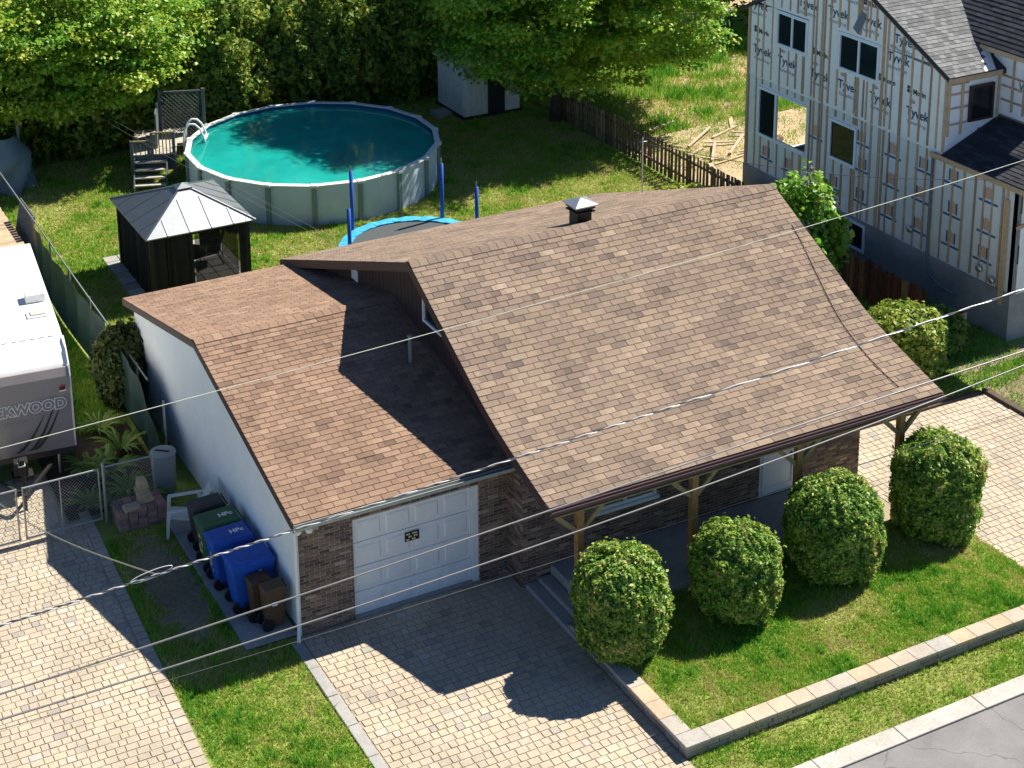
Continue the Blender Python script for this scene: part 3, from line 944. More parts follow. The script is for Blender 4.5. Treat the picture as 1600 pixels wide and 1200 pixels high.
for s in (-1, 1):
    for k in range(-11, 12):
        c = 6.475 + k * .15
        pts = []
        for zz in (.56, 2.44):
            pts.append([c + s * (zz - 1.4), zz])
        (xa, za), (xb, zb) = pts
        def clipx(xa, za, xb, zb):
            for lim, lo in ((5.8, True), (7.15, False)):
                if (xa < lim) == lo and (xb < lim) == lo and xa != lim:
                    return None
                for w_ in (0, 1):
                    x_, z_ = ((xa, za), (xb, zb))[w_]
                    if (x_ < lim) == lo:
                        t = (lim - xa) / (xb - xa)
                        nz = za + (zb - za) * t
                        if w_ == 0: xa, za = lim, nz
                        else: xb, zb = lim, nz
            return xa, za, xb, zb
        r_ = clipx(xa, za, xb, zb)
        if r_ and abs(r_[0] - r_[2]) > .08:
            MB(LM).bar((r_[0], 27.095 + s * .008, r_[1]), (r_[2], 27.095 + s * .008, r_[3]), .012, .035, upv=(0, 1, 0)).build('lattice_strip', m_dgrey, lat)
MB(LM).box(5.65, 5.7, 25.6, 27.05, 1.0, 2.2).build('side_panel', m_dgrey, lat)

# ---- gazebo
gz = thing('gazebo', 'black screened gazebo with grey sheet-metal hip roof on the back lawn', 'gazebo', (3.35, 17.05, 0))
m_gm = mat('gazebo_metal', (0.30, 0.32, 0.34), rough=0.48, metal=1.0, var=0.05)
m_gdark = mat('gazebo_frame', (0.018, 0.017, 0.017), rough=0.6)
m_curt = mat('black_screen_curtain', (0.02, 0.018, 0.017), rough=0.85, var=0.3, vscale=6)
ga, gb_, gc, gdp = (1.75, 15.3), (4.88, 15.3), (4.88, 18.85), (1.75, 18.85)
E0, TZ, TC = 2.0, 2.8, (3.27, 16.68)
tt = .16
corn = [ga, gb_, gc, gdp]
top = [(TC[0] - tt, TC[1] - tt), (TC[0] + tt, TC[1] - tt), (TC[0] + tt, TC[1] + tt), (TC[0] - tt, TC[1] + tt)]
for i in range(4):
    j = (i + 1) % 4
    p0, p1, q0, q1 = Vector((*corn[i], E0)), Vector((*corn[j], E0)), Vector((*top[i], TZ)), Vector((*top[j], TZ))
    d_ = Vector((0, 0, -.03))
    pn = MB().hexa([p0 + d_, p1 + d_, q1 + d_, q0 + d_, p0, p1, q1, q0]).build('roof_panel', m_gm, gz)
    for k in range(1, 5):
        f = k / 5
        a_ = p0.lerp(p1, f)
        g = min(f, 1 - f) / .5
        b_ = a_ + (q0.lerp(q1, .5) - p0.lerp(p1, .5)) * min(1, g * 1.0) * .97
        MB().bar(a_ + Vector((0, 0, .008)), b_ + Vector((0, 0, .008)), .03, .018).build('roof_seam', m_gm, pn)
    MB().bar(p0 + Vector((0, 0, .01)), q0 + Vector((0, 0, .01)), .05, .03).build('hip_cap', m_gm, pn)
cap = [(c[0] + (c[0] - TC[0]) * .35, c[1] + (c[1] - TC[1]) * .35) for c in top]
MB().add([(*c, TZ - .0) for c in cap] + [(*c, TZ + .03) for c in cap] + [(*TC, TZ + .13)], [[0, 3, 2, 1], [0, 1, 5, 4], [1, 2, 6, 5], [2, 3, 7, 6], [3, 0, 4, 7], [4, 5, 8], [5, 6, 8], [6, 7, 8], [7, 4, 8]]).build('roof_cap', m_gm, gz)
IX0, IX1, IY0, IY1 = 1.95, 4.68, 15.5, 18.65
for x_ in (IX0, IX1):
    for y_ in (IY0, IY1):
        MB().box(x_ - .06, x_ + .06, y_ - .06, y_ + .06, 0.05, E0 - .02).build('post', m_gdark, gz)
for a_, b_ in (((IX0, IY0), (IX1, IY0)), ((IX0, IY1), (IX1, IY1)), ((IX0, IY0), (IX0, IY1)), ((IX1, IY0), (IX1, IY1))):
    MB().bar((*a_, E0 - .09), (*b_, E0 - .09), .06, .12).build('beam', m_gdark, gz)
def curtain(xa, ya, xb, yb, z0, z1, amp=.035, n=40):
    vs, fs = [], []
    L = math.hypot(xb - xa, yb - ya)
    nx, ny = -(yb - ya) / L, (xb - xa) / L
    for i in range(n + 1):
        t = i / n
        o_ = amp * math.sin(i * 1.9 + math.sin(i * .7) * 1.5)
        for zz in (z0, z1):
            vs.append((xa + (xb - xa) * t + nx * o_, ya + (yb - ya) * t + ny * o_, zz))
    fs = [[2 * i, 2 * i + 2, 2 * i + 3, 2 * i + 1] for i in range(n)]
    MB().add(vs, fs).build('curtain', m_curt, gz)
curtain(IX0 - .02, IY0, IX0 - .02, IY1, .06, 1.9)
curtain(IX1 + .02, IY0 + .05, IX1 + .02, IY0 + .65, .06, 1.9, n=14)
curtain(IX1 + .02, IY1 - .7, IX1 + .02, IY1, .06, 1.9, n=14)
curtain(IX0, IY0 - .03, IX0 + 1.15, IY0 - .03, .06, 1.9, n=22)
curtain(IX1 - .25, IY0 - .03, IX1, IY0 - .03, .06, 1.9, n=8)
m_mesh = mat('fine_screen_mesh', (0.012, 0.012, 0.012), rough=.8)
_nt = m_mesh.node_tree
_tr = _nt.nodes.new('ShaderNodeBsdfTransparent')
_mx = _nt.nodes.new('ShaderNodeMixShader')
_mx.inputs[0].default_value = .5
_nt.links.new(_tr.outputs[0], _mx.inputs[1])
_nt.links.new(_nt.nodes['Principled BSDF'].outputs[0], _mx.inputs[2])
_nt.links.new(_mx.outputs[0], _nt.nodes['Material Output'].inputs['Surface'])
MB().box(IX0 + 1.2, IX1 - .3, IY0 - .035, IY0 - .033, .06, 1.88).build('insect_screen', m_mesh, gz)
MB().box(IX1 + .03, IX1 + .032, IY0 + .7, IY1 - .75, .06, 1.88).build('insect_screen', m_mesh, gz)
curtain(IX0 + .7, IY1, IX1 - .9, IY1, .06, 1.9, n=20)
MB().box(IX1 - .4, IX1 + .01, IY1 - .02, IY1 + .0, .05, .5).build('rear_panel', m_gdark, gz)
patio = struct(MB().box(1.5, 5.0, 15.0, 19.3, 0.0, 0.02), 'gazebo_pad', m_joint)
m_flag = mat('grey_patio_slab', ramp=[(0, (.24, .24, .23)), (1, (.40, .39, .36))], rough=.9, var=.15)
for i in range(8):
    for j in range(10):
        MB().box(1.52 + i * .435, 1.925 + i * .435, 15.02 + j * .428, 15.42 + j * .428, 0, .05).build('patio_slab', m_flag, patio)
        patio.children[-1].data.attributes['tone'].data.foreach_set('value', [rnd.random()] * 6)
# outdoor chair and table inside
def sling_chair(x, y, a, label):
    t = thing('patio_chair', label, 'chair', (x, y, .05), 'patio chairs under the gazebo')
    ca, sa = math.cos(a), math.sin(a)
    Mx = Matrix.Translation((x, y, .05)) @ Matrix.Rotation(a, 4, 'Z')
    MB(Mx).hexa([(-.25, -.25, .4), (.25, -.25, .4), (.25, .22, .36), (-.25, .22, .36), (-.25, -.25, .43), (.25, -.25, .43), (.25, .22, .39), (-.25, .22, .39)]).build('seat', m_curt, t)
    MB(Mx).hexa([(-.25, .22, .4), (.25, .22, .4), (.25, .25, .4), (-.25, .25, .4), (-.25, .45, 1.05), (.25, .45, 1.05), (.25, .48, 1.04), (-.25, .48, 1.04)]).build('backrest', m_curt, t)
    for s in (-.28, .28):
        MB(Mx).tube([(s, -.28, 0), (s, -.24, .62), (s, .3, .6)], .018, 6).build('arm', m_gdark, t)
        MB(Mx).tube([(s, .4, 0), (s, .25, .38), (s, .47, 1.05)], .018, 6).build('leg', m_gdark, t)
    return t
sling_chair(4.2, 17.5, -1.9, 'black sling patio chair at the right side under the gazebo')
sling_chair(2.6, 17.9, .4, 'black sling patio chair in the dark left side under the gazebo')
tb = thing('patio_table', 'dark round patio table under the gazebo', 'table', (3.3, 16.9, .05))
MB().lathe([(.6, .72), (.62, .735), (.6, .75)], 3.3, 16.9, 24).build('tabletop', m_gdark, tb)
MB().lathe([(.3, .05), (.06, .1), (.05, .715)], 3.3, 16.9, 12).build('pedestal', m_gdark, tb)

# ---- trampoline behind the house
TX, TY, TR = 9.15, 14.05, 2.15
tr = thing('trampoline', 'round trampoline with bright blue pad and blue foam-covered poles behind the house', 'trampoline', (TX, TY, 0))
m_blue = mat('blue_foam', (0.02, 0.09, 0.42), rough=.6, var=.1)
m_cyan = mat('faded_blue_pad', (0.05, 0.36, 0.62), rough=.6, var=.2, vscale=5)
MB().add([(TX + 1.85 * math.cos(2 * PI * k / 40), TY + 1.85 * math.sin(2 * PI * k / 40), .80) for k in range(40)], [list(range(40))]).build('mat', mat('trampoline_mat', (.07, .08, .085), rough=.8), tr)
pd = MB()
for k in range(60):
    a, b = 2 * PI * k / 60, 2 * PI * (k + 1) / 60
    w0, w1 = .02 * math.sin(k * 2.3), .02 * math.sin((k + 1) * 2.3)
    P = lambda a, r, z: (TX + r * math.cos(a), TY + r * math.sin(a), z)
    pd.hexa([P(a, 2.17, .79), P(b, 2.17, .79), P(b, 1.83, .79), P(a, 1.83, .79), P(a, 2.17, .825 + w0), P(b, 2.17, .825 + w1), P(b, 1.82, .84 - w0 * .5), P(a, 1.82, .84 - w0 * .5)])
pd.build('pad', m_cyan, tr)
MB().tube([(TX + 2.15 * math.cos(2 * PI * k / 48), TY + 2.15 * math.sin(2 * PI * k / 48), .77) for k in range(48)], .03, 6, closed=True).build('frame_ring', m_galv, tr)
for x_, y_, zt in ((8.05, 15.95, 2.62), (7.25, 14.3, 2.2), (10.75, 15.55, 2.5), (11.3, 14.4, 2.05)):
    MB().tube([(x_, y_, .6), (x_, y_, zt)], .055, 10).build('foam_pole', m_blue, tr, smooth=True)
    MB().tube([(x_, y_, zt + .002), (x_, y_, zt + .17)], .018, 8).build('pole_tip', m_galv, tr)
    MB().tube([(x_, y_, .598), (x_, y_, 0)], .025, 8).build('leg', m_galv, tr)

# ---- garden shed
sh = thing('garden_shed', 'small pale metal shed with dark doors below the maple at the back', 'shed', (17.6, 26.2, 0))
m_shed = mat('shed_metal', (0.68, 0.72, 0.68), rough=.5, var=.08)
m_shdoor = mat('shed_door', (0.025, 0.03, 0.035), rough=.5)
MB().box(16.5, 18.75, 25.25, 27.4, .12, 1.95).build('wall', m_shed, sh)
MB().box(16.42, 18.83, 25.17, 27.48, 0, .115).build('base', m_gdark, sh)
for k in range(9):
    MB().box(16.46, 16.498, 25.3 + k * .235, 25.42 + k * .235, .14, 1.93).build('rib', m_shed, sh)
for k, (a, b) in enumerate(((17.45, 17.78), (17.79, 18.12))):
    MB().box(a, b, 25.2, 25.248, .14, 1.85).build('door', m_shdoor, sh)
for k in range(4):
    MB().box(16.56 + k * .22, 16.68 + k * .22, 25.215, 25.248, .14, 1.93).build('rib', m_shed, sh)
MB().prism([(16.35, 1.95), (18.9, 1.95), (18.9, 2.0), (17.62, 2.35), (16.35, 2.0)], 'y', 25.1, 27.5).build('roof', m_shed, sh)
MB().box(15.7, 16.3, 25.9, 26.5, 0, .18).build('step_block', m_conc, None)
tag(bpy.context.scene.objects['step_block'], 'flat grey block lying in the shade left of the metal shed', 'block')

# ---- fences on the right boundary
m_wood1 = mat('weathered_picket', ramp=[(0, (.10, .065, .045)), (.6, (.17, .12, .085)), (1, (.26, .2, .14))], rough=.9, var=.3, vscale=12)
m_wood2 = mat('red_brown_board', ramp=[(0, (.075, .035, .026)), (.6, (.14, .06, .04)), (1, (.26, .2, .1))], rough=.9, var=.3, vscale=10)
fx = 19.6
pf = thing('picket_fence', 'brown picket fence with gaps between back lawn and building lot', 'fence', (fx, 18, 0))
y = 23.6
while y > 12.4:
    wv = rnd.choice((.1, .12, .14))
    t0 = 1.17 + rnd.uniform(-.05, .05)
    lean = rnd.uniform(-.02, .02)
    MB().hexa([(fx - .015, y, .02), (fx + .01, y, .02), (fx + .01, y + wv, .02), (fx - .015, y + wv, .02), (fx - .015 + lean, y + .02, t0), (fx + .01 + lean, y + .02, t0), (fx + .01 + lean, y + wv - .02, t0), (fx - .015 + lean, y + wv - .02, t0)], rnd.random()).build('picket', m_wood1, pf)
    y -= wv + rnd.choice((.05, .07, .09)) if y > 14.5 else wv + .02
for zz in (.3, .92):
    MB().bar((fx + .04, 23.7, zz), (fx + .04, 12.4, zz), .05, .08).build('fence_rail', m_wood1, pf)
for k in range(5):
    MB().box(fx + .02, fx + .12, 23.6 - k * 2.6, 23.7 - k * 2.6, 0, 1.1).build('fence_post', m_wood1, pf)
bf = thing('board_fence', 'close red-brown board fence between the house and concrete foundation', 'fence', (19.0, 8, 0))
y = 12.2
while y > 4.3:
    wv = rnd.uniform(.1, .15)
    t0 = 1.12 + rnd.uniform(-.08, .1)
    MB().box(18.98, 19.01, y, y + wv - .012, 0, t0, rnd.random() ** 1.5).build('fence_board', m_wood2, bf)
    y -= wv
MB().bar((19.04, 12.2, .75), (19.04, 4.4, .75), .05, .08).build('fence_rail', m_wood2, bf)
for y_ in (11.5, 9, 6.8, 4.7):
    MB().box(19.02, 19.11, y_, y_ + .09, 0, 1.0).build('fence_post', m_wood2, bf)
fp = thing('gate_post', 'pale square post at the front end of the board fence', 'post', (19.3, 3.25, 0))
MB().box(19.25, 19.36, 3.2, 3.31, 0, .95).build('shaft', mat('pale_post', (.30, .29, .23), rough=.8), fp)
MB().box(19.235, 19.375, 3.185, 3.325, .951, 1.0).build('post_cap', m_wood2, fp)
MB().box(19.1, 19.24, 3.2, 3.35, 0, .92).build('hinge_board', m_wood2, fp)

# ================================================================== NEW HOUSE under construction (right)
NX = 20.5
nh = thing('unfinished_house', 'two storey house under construction in printed white house wrap with furring strips', 'house', (NX + 4, 9, 0))
m_wrap = mat('white_house_wrap', (0.84, 0.90, 0.92), rough=.4, var=.05, vscale=3, var2=.06, bump=.7, bscale=2.2)
m_wrap2 = mat('grey_foam_panel', (0.68, 0.77, 0.80), rough=.5, var=.06, vscale=2, var2=.08)
m_fur = mat('furring_pine', ramp=[(0, (.33, .23, .155)), (.5, (.47, .35, .235)), (1, (.57, .42, .26))], rough=.85, var=.2, vscale=8)
m_navy = mat('navy_print', (0.03, 0.09, 0.17), rough=.6)
m_grayp = mat('grey_blue_print', (0.16, 0.27, 0.35), rough=.6)
m_blkp = mat('black_print', (0.03, 0.04, 0.05), rough=.6)
m_pink = mat('pink_print', (0.5, 0.36, 0.38), rough=.6)
m_bluep = mat('blue_print', (0.03, 0.14, 0.32), rough=.6)
m_orap = mat('orange_print', (0.62, 0.42, 0.30), rough=.6)
YB, YC, YD = 14.05, 5.56, 2.9      # back corner, upper front corner, lower front corner
FZ, MZ = 1.27, 4.2
gab = lambda y: 6.41 + .493 * (y - 5.56) if y < 9.8 else 8.5 - .493 * (y - 9.8)
W1, W2, W3, W4 = (11.24, 12.7, 5.42, 6.45), (8.18, 9.9, 5.42, 6.5), (11.2, 13.47, 2.38, 3.95), (8.96, 10.13, 2.7, 3.9)
BW = (8.36, 9.78, .36, 1.19)
mb = MB()
wall_holes(mb, NX, YC, YB, MZ, 6.40, [(W1[0], W1[1], W1[2], 6.40), (W2[0], W2[1], W2[2], 6.40)])
for a, b in ((YC, W2[0]), (W2[1], W1[0]), (W1[1], YB)):      # strip at head height, then the gable
    mb.prism([(a, 6.402), (b, 6.402), (b, min(6.52, gab(b) - .02)), (a, min(6.52, gab(a) - .02))], 'x', NX, NX + .15)
mb.prism([(YC + .25, 6.522), (YB - .35, 6.522), (13.5, gab(13.5) - .02), (9.8, 8.47), (6.0, gab(6.0) - .02)], 'x', NX, NX + .15)
up_wall = mb.build('upper_wall', m_wrap, nh)
mb = MB()
wall_holes(mb, NX + .01, YD, YB, FZ, MZ - .002, [W3, W4], thick=.14)
low_wall = mb.build('lower_wall', m_wrap2, nh)
mb = MB()
wall_holes(mb, NX - .04, YD, YB + .02, 0, FZ - .003, [BW], thick=.25)
mb.box(NX + .21, 27, YD, YD + .2, 0, FZ - .003)
mb.build('foundation', m_found, nh)
MB().box(NX + .15, 27, YB - .15, YB, 6.41 - 2.2, 6.3).build('rear_wall', m_wrap, nh)
mb = MB()
wall_holes(mb, YB - .15, NX + .152, 27, FZ, 4.19, [(NX + .45, NX + 2.6, 1.5, 3.7)], axis='y')
mb.build('rear_wall', m_wrap2, nh)
m_int = mat('bare_plywood', (.28, .22, .14), rough=.9, var=.2)
MB().box(NX + .16, 27, YD + .2, YB - .16, FZ - .15, FZ).build('floor_deck', m_int, nh)
MB().box(NX + .16, 27, YC, YB - .16, 4.02, 4.18).build('floor_deck', m_int, nh)
MB().box(25, 25.1, YD + .2, YB - .16, FZ + .01, 6.2).build('inner_wall', m_int, nh)
MB().box(NX + .17, NX + 2.0, 10.9, 11.0, FZ + .01, 4.0).build('inner_wall', mat('dark_stud_wall', (.09, .085, .075)), nh)
# windows of the wrapped wall
m_frame = mat('vinyl_frame', (.74, .84, .92), rough=.4)
window(nh, 'x', NX, *W1[:2], 5.42, 6.5, 0, -1, 1, .09, m_frame)
window(nh, 'x', NX, *W2[:2], 5.42, 6.53, 0, -1, 1, .09, m_frame)
w3 = window(nh, 'x', NX + .01, 12.55, 13.47, 2.38, 3.95, 0, -1, 0, .09, m_frame)
MB().box(NX - .03, NX + .04, 11.2, 12.549, 2.38, 2.49).build('open_sill', m_frame, w3)
MB().box(NX - .03, NX + .04, 11.2, 12.549, 3.88, 3.95).build('open_head', m_frame, w3)
w4 = window(nh, 'x', NX + .01, *W4, 0, -1, 0, .08, m_frame)
window(nh, 'x', NX - .04, *BW, 0, -1, 1, .07, m_frame)
# furring strips, each its own part
def clear(y, z0, z1, ws):
    segs = [(z0, z1)]
    for w in ws:
        if w[0] - .04 < y < w[1] + .04:
            ns = []
            for a, b in segs:
                if b < w[2] or a > w[3]:
                    ns.append((a, b))
                else:
                    if a < w[2] - .1: ns.append((a, w[2] - .04))
                    if b > w[3] + .1: ns.append((w[3] + .08, b))
            segs = ns
    return segs
ys = []
y = YB - .12
while y > YD + .1:
    ys.append(y)
    if rnd.random() < .22:
        ys.append(y - rnd.uniform(.1, .16))
    y -= rnd.choice((.3, .36, .4, .4))
for y in ys:
    wv = rnd.choice((.045, .05, .06, .06, .065)) if rnd.random() < .88 else .1
    if y > YC + .05:
        for a, b in clear(y, MZ + rnd.uniform(0, .12), gab(y) - rnd.uniform(.12, .25), [(W1[0], W1[1], W1[2], 6.52), (W2[0], W2[1], W2[2], 6.54)]):
            MB().box(NX - .024, NX - .001, y, y + wv, a, b, rnd.random()).build('furring_strip', m_fur, up_wall)
    for a, b in clear(y, FZ + rnd.uniform(0, .05), min(MZ - .02, 4.0 if y < YC else MZ - .02), [W3, W4]):
        MB().box(NX - .016, NX + .009, y, y + wv, a, b, rnd.random() * .8).build('furring_strip', m_fur, low_wall)
MB().box(NX - .045, NX - .0245, 3.15, 3.3, .9, 3.75, 1).build('corner_stud', m_fur, nh)
MB().box(NX - .03, NX - .002, YC + .0, YC + .09, MZ + .05, 6.3, .9).build('corner_stud', m_fur, up_wall)
MB().box(NX - .03, NX - .002, YB - .09, YB, 0, 6.45, .5).build('corner_stud', m_fur, nh)
# rake trim along the gable
MB().prism([(5.42, 6.33), (9.8, 8.5), (9.8, 8.3), (5.42, 6.13)], 'x', NX - .06, NX - .03, .8).build('rake_trim', m_fur, nh)
# printing on the wrap
tyvek = text_mesh('Tyvek', .35, .002, .007)
hwrap = text_mesh('HomeWrap', .15, .002)
morin = text_mesh('Morin', .2, .002, .006)
logo = MB
def print_group(y, z):
    o = put_text(tyvek, 'lettering', m_navy, up_wall, (NX - .004, y, z), (0, -1, 0), (0, 0, 1))
    put_text(hwrap, 'lettering', m_grayp, up_wall, (NX - .004, y, z - .28), (0, -1, 0), (0, 0, 1))
    mb = MB()
    n = 14
    mb.add([(NX - .004, y + .22 + .13 * math.cos(2 * PI * k / n), z + .3 + .055 * math.sin(2 * PI * k / n)) for k in range(n)], [list(range(n))])
    mb.build('printed_oval', m_pink, up_wall)
def morin_group(y, z):
    mb = MB()
    for i in range(2):
        for j in range(2):
            mb.box(NX - .005, NX - .003, y + .28 + i * .1, y + .37 + i * .1, z - .1 + j * .1, z - .01 + j * .1)
    mb.build('printed_squares', m_blkp, up_wall)
    put_text(morin, 'lettering', m_blkp, up_wall, (NX - .004, y, z - .04), (0, -1, 0), (0, 0, 1))
for y, z in ((13.6, 6.43), (11.31, 6.96), (9.99, 7.02), (8.63, 7.09), (7.24, 6.86), (7.47, 6.32), (13.36, 5.05), (12.16, 5.0), (10.66, 5.0), (9.43, 5.0), (8.1, 5.0), (6.63, 5.0), (9.3, 7.75), (10.8, 7.6)):
    print_group(y, z)
for y, z in ((13.3, 5.68), (10.59, 5.68), (7.77, 5.65), (6.59, 5.62), (8.49, 7.61)):
    morin_group(y, z)
def panel_logo(y, z):
    mb = MB()
    mb.add([(NX + .006, y + .13, z - .14), (NX + .006, y - .13, z - .14), (NX + .006, y - .13, z + .12), (NX + .006, y, z + .2), (NX + .006, y + .13, z + .12)], [[0, 1, 2, 3, 4]])
    mb.build('printed_mark', m_orap, low_wall)
    mb = MB()
    for a, b, c, d in ((.17, .115, -.15, .17), (-.115, -.17, -.15, .17)):
        mb.box(NX + .0035, NX + .0075, y + min(a, b), y + max(a, b), z + c, z + d)
    mb.box(NX + .0025, NX + .0055, y - .33, y + .33, z - .26, z - .2)
    mb.build('printed_frame', m_bluep, low_wall)
for y, z in ((8.77, 3.72), (7.48, 3.76), (6.28, 3.72), (8.68, 2.95), (7.49, 2.88), (6.33, 2.87), (8.72, 2.02), (7.52, 1.97), (6.35, 1.97), (5.16, 3.74), (5.12, 2.86), (5.12, 2.02), (3.9, 3.67), (3.9, 2.82), (3.96, 2.04), (9.86, 2.04), (10.77, 2.0), (10.75, 3.3), (13.0, 1.95), (11.9, 1.9)):
    panel_logo(y, z)
# main roof (ridge runs away to the right) and the taller right wing
def slope_items(o, du, dv, nu, nv, eu, ev, seed, m, parent, rest, n=300, ramp=(0, 1), keep=None):
    """shingles on a plane: o eave corner, du along eave, dv up slope"""
    r = random.Random(seed)
    o, du, dv = Vector(o), Vector(du).normalized(), Vector(dv).normalized()
    nn = du.cross(dv).normalized()
    if nn.z < 0: nn = -nn
    out = []
    for i in range(nv):
        u = -(i % 2) * eu / 2
        while u < nu * eu:
            a, b = max(u, 0) + .003, min(u + eu, nu * eu) - .003
            u += eu
            if b - a < .02: continue
            lift = .014 + r.random() * .006
            lo, hi = i * ev, (i + 1) * ev + .01
            if keep and not keep(o + du * (a + b) / 2 + dv * (lo + hi) / 2):
                continue
            P = lambda uu, vv, h: tuple(o + du * uu + dv * vv + nn * h)
            out.append(([P(a, lo, lift - .009), P(b, lo, lift - .009), P(b, hi, -.003), P(a, hi, -.003), P(a, lo, lift), P(b, lo, lift), P(b, hi, .004), P(a, hi, .004)], BOXF, ramp[0] + (ramp[1] - ramp[0]) * r.random()))
    pieces(parent, 'shingle', rest, out, m, n)
sa = math.atan(.493)
ra = MB().prism([(5.42, 6.32), (9.8, 8.48), (14.4, 6.2), (14.4, 6.1), (9.8, 8.34), (5.42, 6.2)], 'x', NX - .1, 26).build('main_roof', m_darksh, nh)
slope_items((NX - .12, 5.40, 6.345), (1, 0, 0), (0, math.cos(sa), math.sin(sa)), 19, 30, .19, .145, 41, m_greysh, ra, 'shingle_field', 300, ramp=(.25, .85), keep=lambda p: p.x < 21.9 + max(0, (p.y - 5.4)) * .55)
MB().box(NX - .12, 22.2, 5.395, 5.43, 6.18, 6.325, .6).build('eave_trim', m_fur, nh)
m_membrane = mat('torn_white_membrane', (.75, .75, .73), rough=.6, var=.1)
mb = MB()
vv = []
for k in range(16):
    t = k / 15
    y = 5.4 + t * 1.7
    xr = 21.95 + (y - 5.4) * .55
    wv = (.32 * (1 - t) + .04) * (1 + .35 * math.sin(k * 2.7))
    vv += [(xr - wv, y, 6.32 + .493 * (y - 5.4) + .045), (xr, y, 6.32 + .493 * (y - 5.4) + .05)]
mb.add(vv, [[2 * k, 2 * k + 1, 2 * k + 3, 2 * k + 2] for k in range(15)])
mb.build('membrane_strip', m_membrane, nh)
# wing wall and its west roof slope
BX, BE = 22.35, 22.15
MB().box(BX, BX + .15, 4.2, 5.9, 4.3, 6.85).build('wing_wall', m_wrap, nh)
rb = MB().prism([(BE, 6.85), (26, 6.85 + 3.85 * .84), (26, 6.85 + 3.85 * .84 - .12), (BE, 6.73)], 'y', 4.15, 10.5).build('wing_roof', m_darksh, nh)
sb = math.atan(.84)
slope_items((BE - .02, 4.15, 6.855), (0, 1, 0), (math.cos(sb), 0, math.sin(sb)), 18, 22, .34, .15, 42, m_darksh, rb, 'shingle_field', 150, ramp=(.3, 1))
MB().box(BE - .03, BE + .0, 4.15, 6.2, 6.7, 6.83, .7).build('eave_trim', m_fur, nh)
# nook: short wall facing the street with a small window and strapping
nk = MB().box(NX + .15, BX - .002, YC, YC + .12, MZ + .1, 6.2).build('nook_wall', m_wrap, nh)
window(nh, 'y', YC - .045, 21.22, 22.05, 5.0, 5.98, 0, -1, 0, .07, mat('brown_window_frame', (.05, .025, .02), rough=.5))
for za in (4.98, 5.42, 5.8, 6.08):
    MB().box(NX, 21.2, YC - .025, YC - .002, za, za + .05, rnd.random()).build('furring_strip', m_fur, nk)
    MB().box(BX - .025, BX - .002, 4.2, YC - .03, za + .02, za + .07, rnd.random()).build('furring_strip', m_fur, nk)
for xa in (NX, 20.95, 22.2):
    MB().box(xa, xa + .07, YC - .05, YC - .026, 4.7, 6.2, .9).build('furring_strip', m_fur, nk)
for ya in (4.25, 4.7, 5.1):
    MB().box(BX - .05, BX - .026, ya, ya + .06, 5.2, 6.8, rnd.random()).build('furring_strip', m_fur, nk)
put_text(text_mesh('Tyvek', .3, .002, .004), 'lettering', m_navy, nk, (21.7, YC - .004, 4.72), (1, 0, .12), (0, 0, 1))
put_text(text_mesh('Wrap', .3, .002, .004), 'lettering', m_navy, nk, (BX - .004, 4.6, 5.95), (0, -1, 0), (0, 0, 1))
# low dark roof over the front room
lr = MB().prism([(NX - .1, 4.22), (BX, 5.02), (BX, 4.92), (NX - .1, 4.1)], 'y', 1.6, YC - .003).build('lower_roof', m_darksh, nh)
sc_ = math.atan2(.8, BX - NX + .1)
slope_items((NX - .12, 1.6, 4.225), (0, 1, 0), (math.cos(sc_), 0, math.sin(sc_)), 11, 14, .345, .142, 43, m_darksh, lr, 'shingle_field', 140, ramp=(0, .6))
MB().box(NX - .13, NX - .102, 1.6, 5.95, 4.06, 4.2, .75).build('eave_trim', m_fur, nh)
MB().box(NX + .01, 27, YD, YD + .14, FZ, 4.1).build('street_wall', m_wrap2, nh)
MB().bar((NX - .02, YD - .03, 3.1), (NX + .5, YD - .6, 3.6), .08).build('raking_brace', m_fur, nh)
for zz in (3.95, 2.6):
    MB().box(NX + .1, NX + .16, YD - .004, YD - .001, zz - .5, zz).build('tape', m_blkp, nh)
MB().tube([(NX - .06, 5.89, 4.15), (NX - .06, 5.89, 1.2), (NX - .07, 5.7, .75), (NX - .07, 5.35, .6), (NX - .07, 4.75, .55)], .035, 10).build('conduit', mat('grey_conduit', (.16, .2, .23), rough=.5), nh, smooth=True)
for y_, z_ in ((4.0, 1.6), (3.55, 1.45), (6.6, 1.75)):
    MB().lathe([(.09, 0), (.09, .02), (.05, .03)], 0, 0, 12)
    mb = MB(Matrix.Translation((NX - .01, y_, z_)) @ Matrix.Rotation(-PI / 2, 4, 'Y'))
    mb.lathe([(.1, 0), (.1, .06), (.07, .09), (.02, .09)], 0, 0, 14).build('wall_vent', m_galv, nh, smooth=True)
mb = MB(Matrix.Translation((NX - .03, 9.05, 6.95)) @ Matrix.Rotation(.5, 4, 'X'))
mb.prism([(-.13, -.3), (.13, -.3), (.13, .25), (.06, .36), (-.06, .36), (-.13, .25)], 'x', -.01, .01).build('loose_patch', mat('slate_patch', (.16, .19, .24), rough=.7), nh)

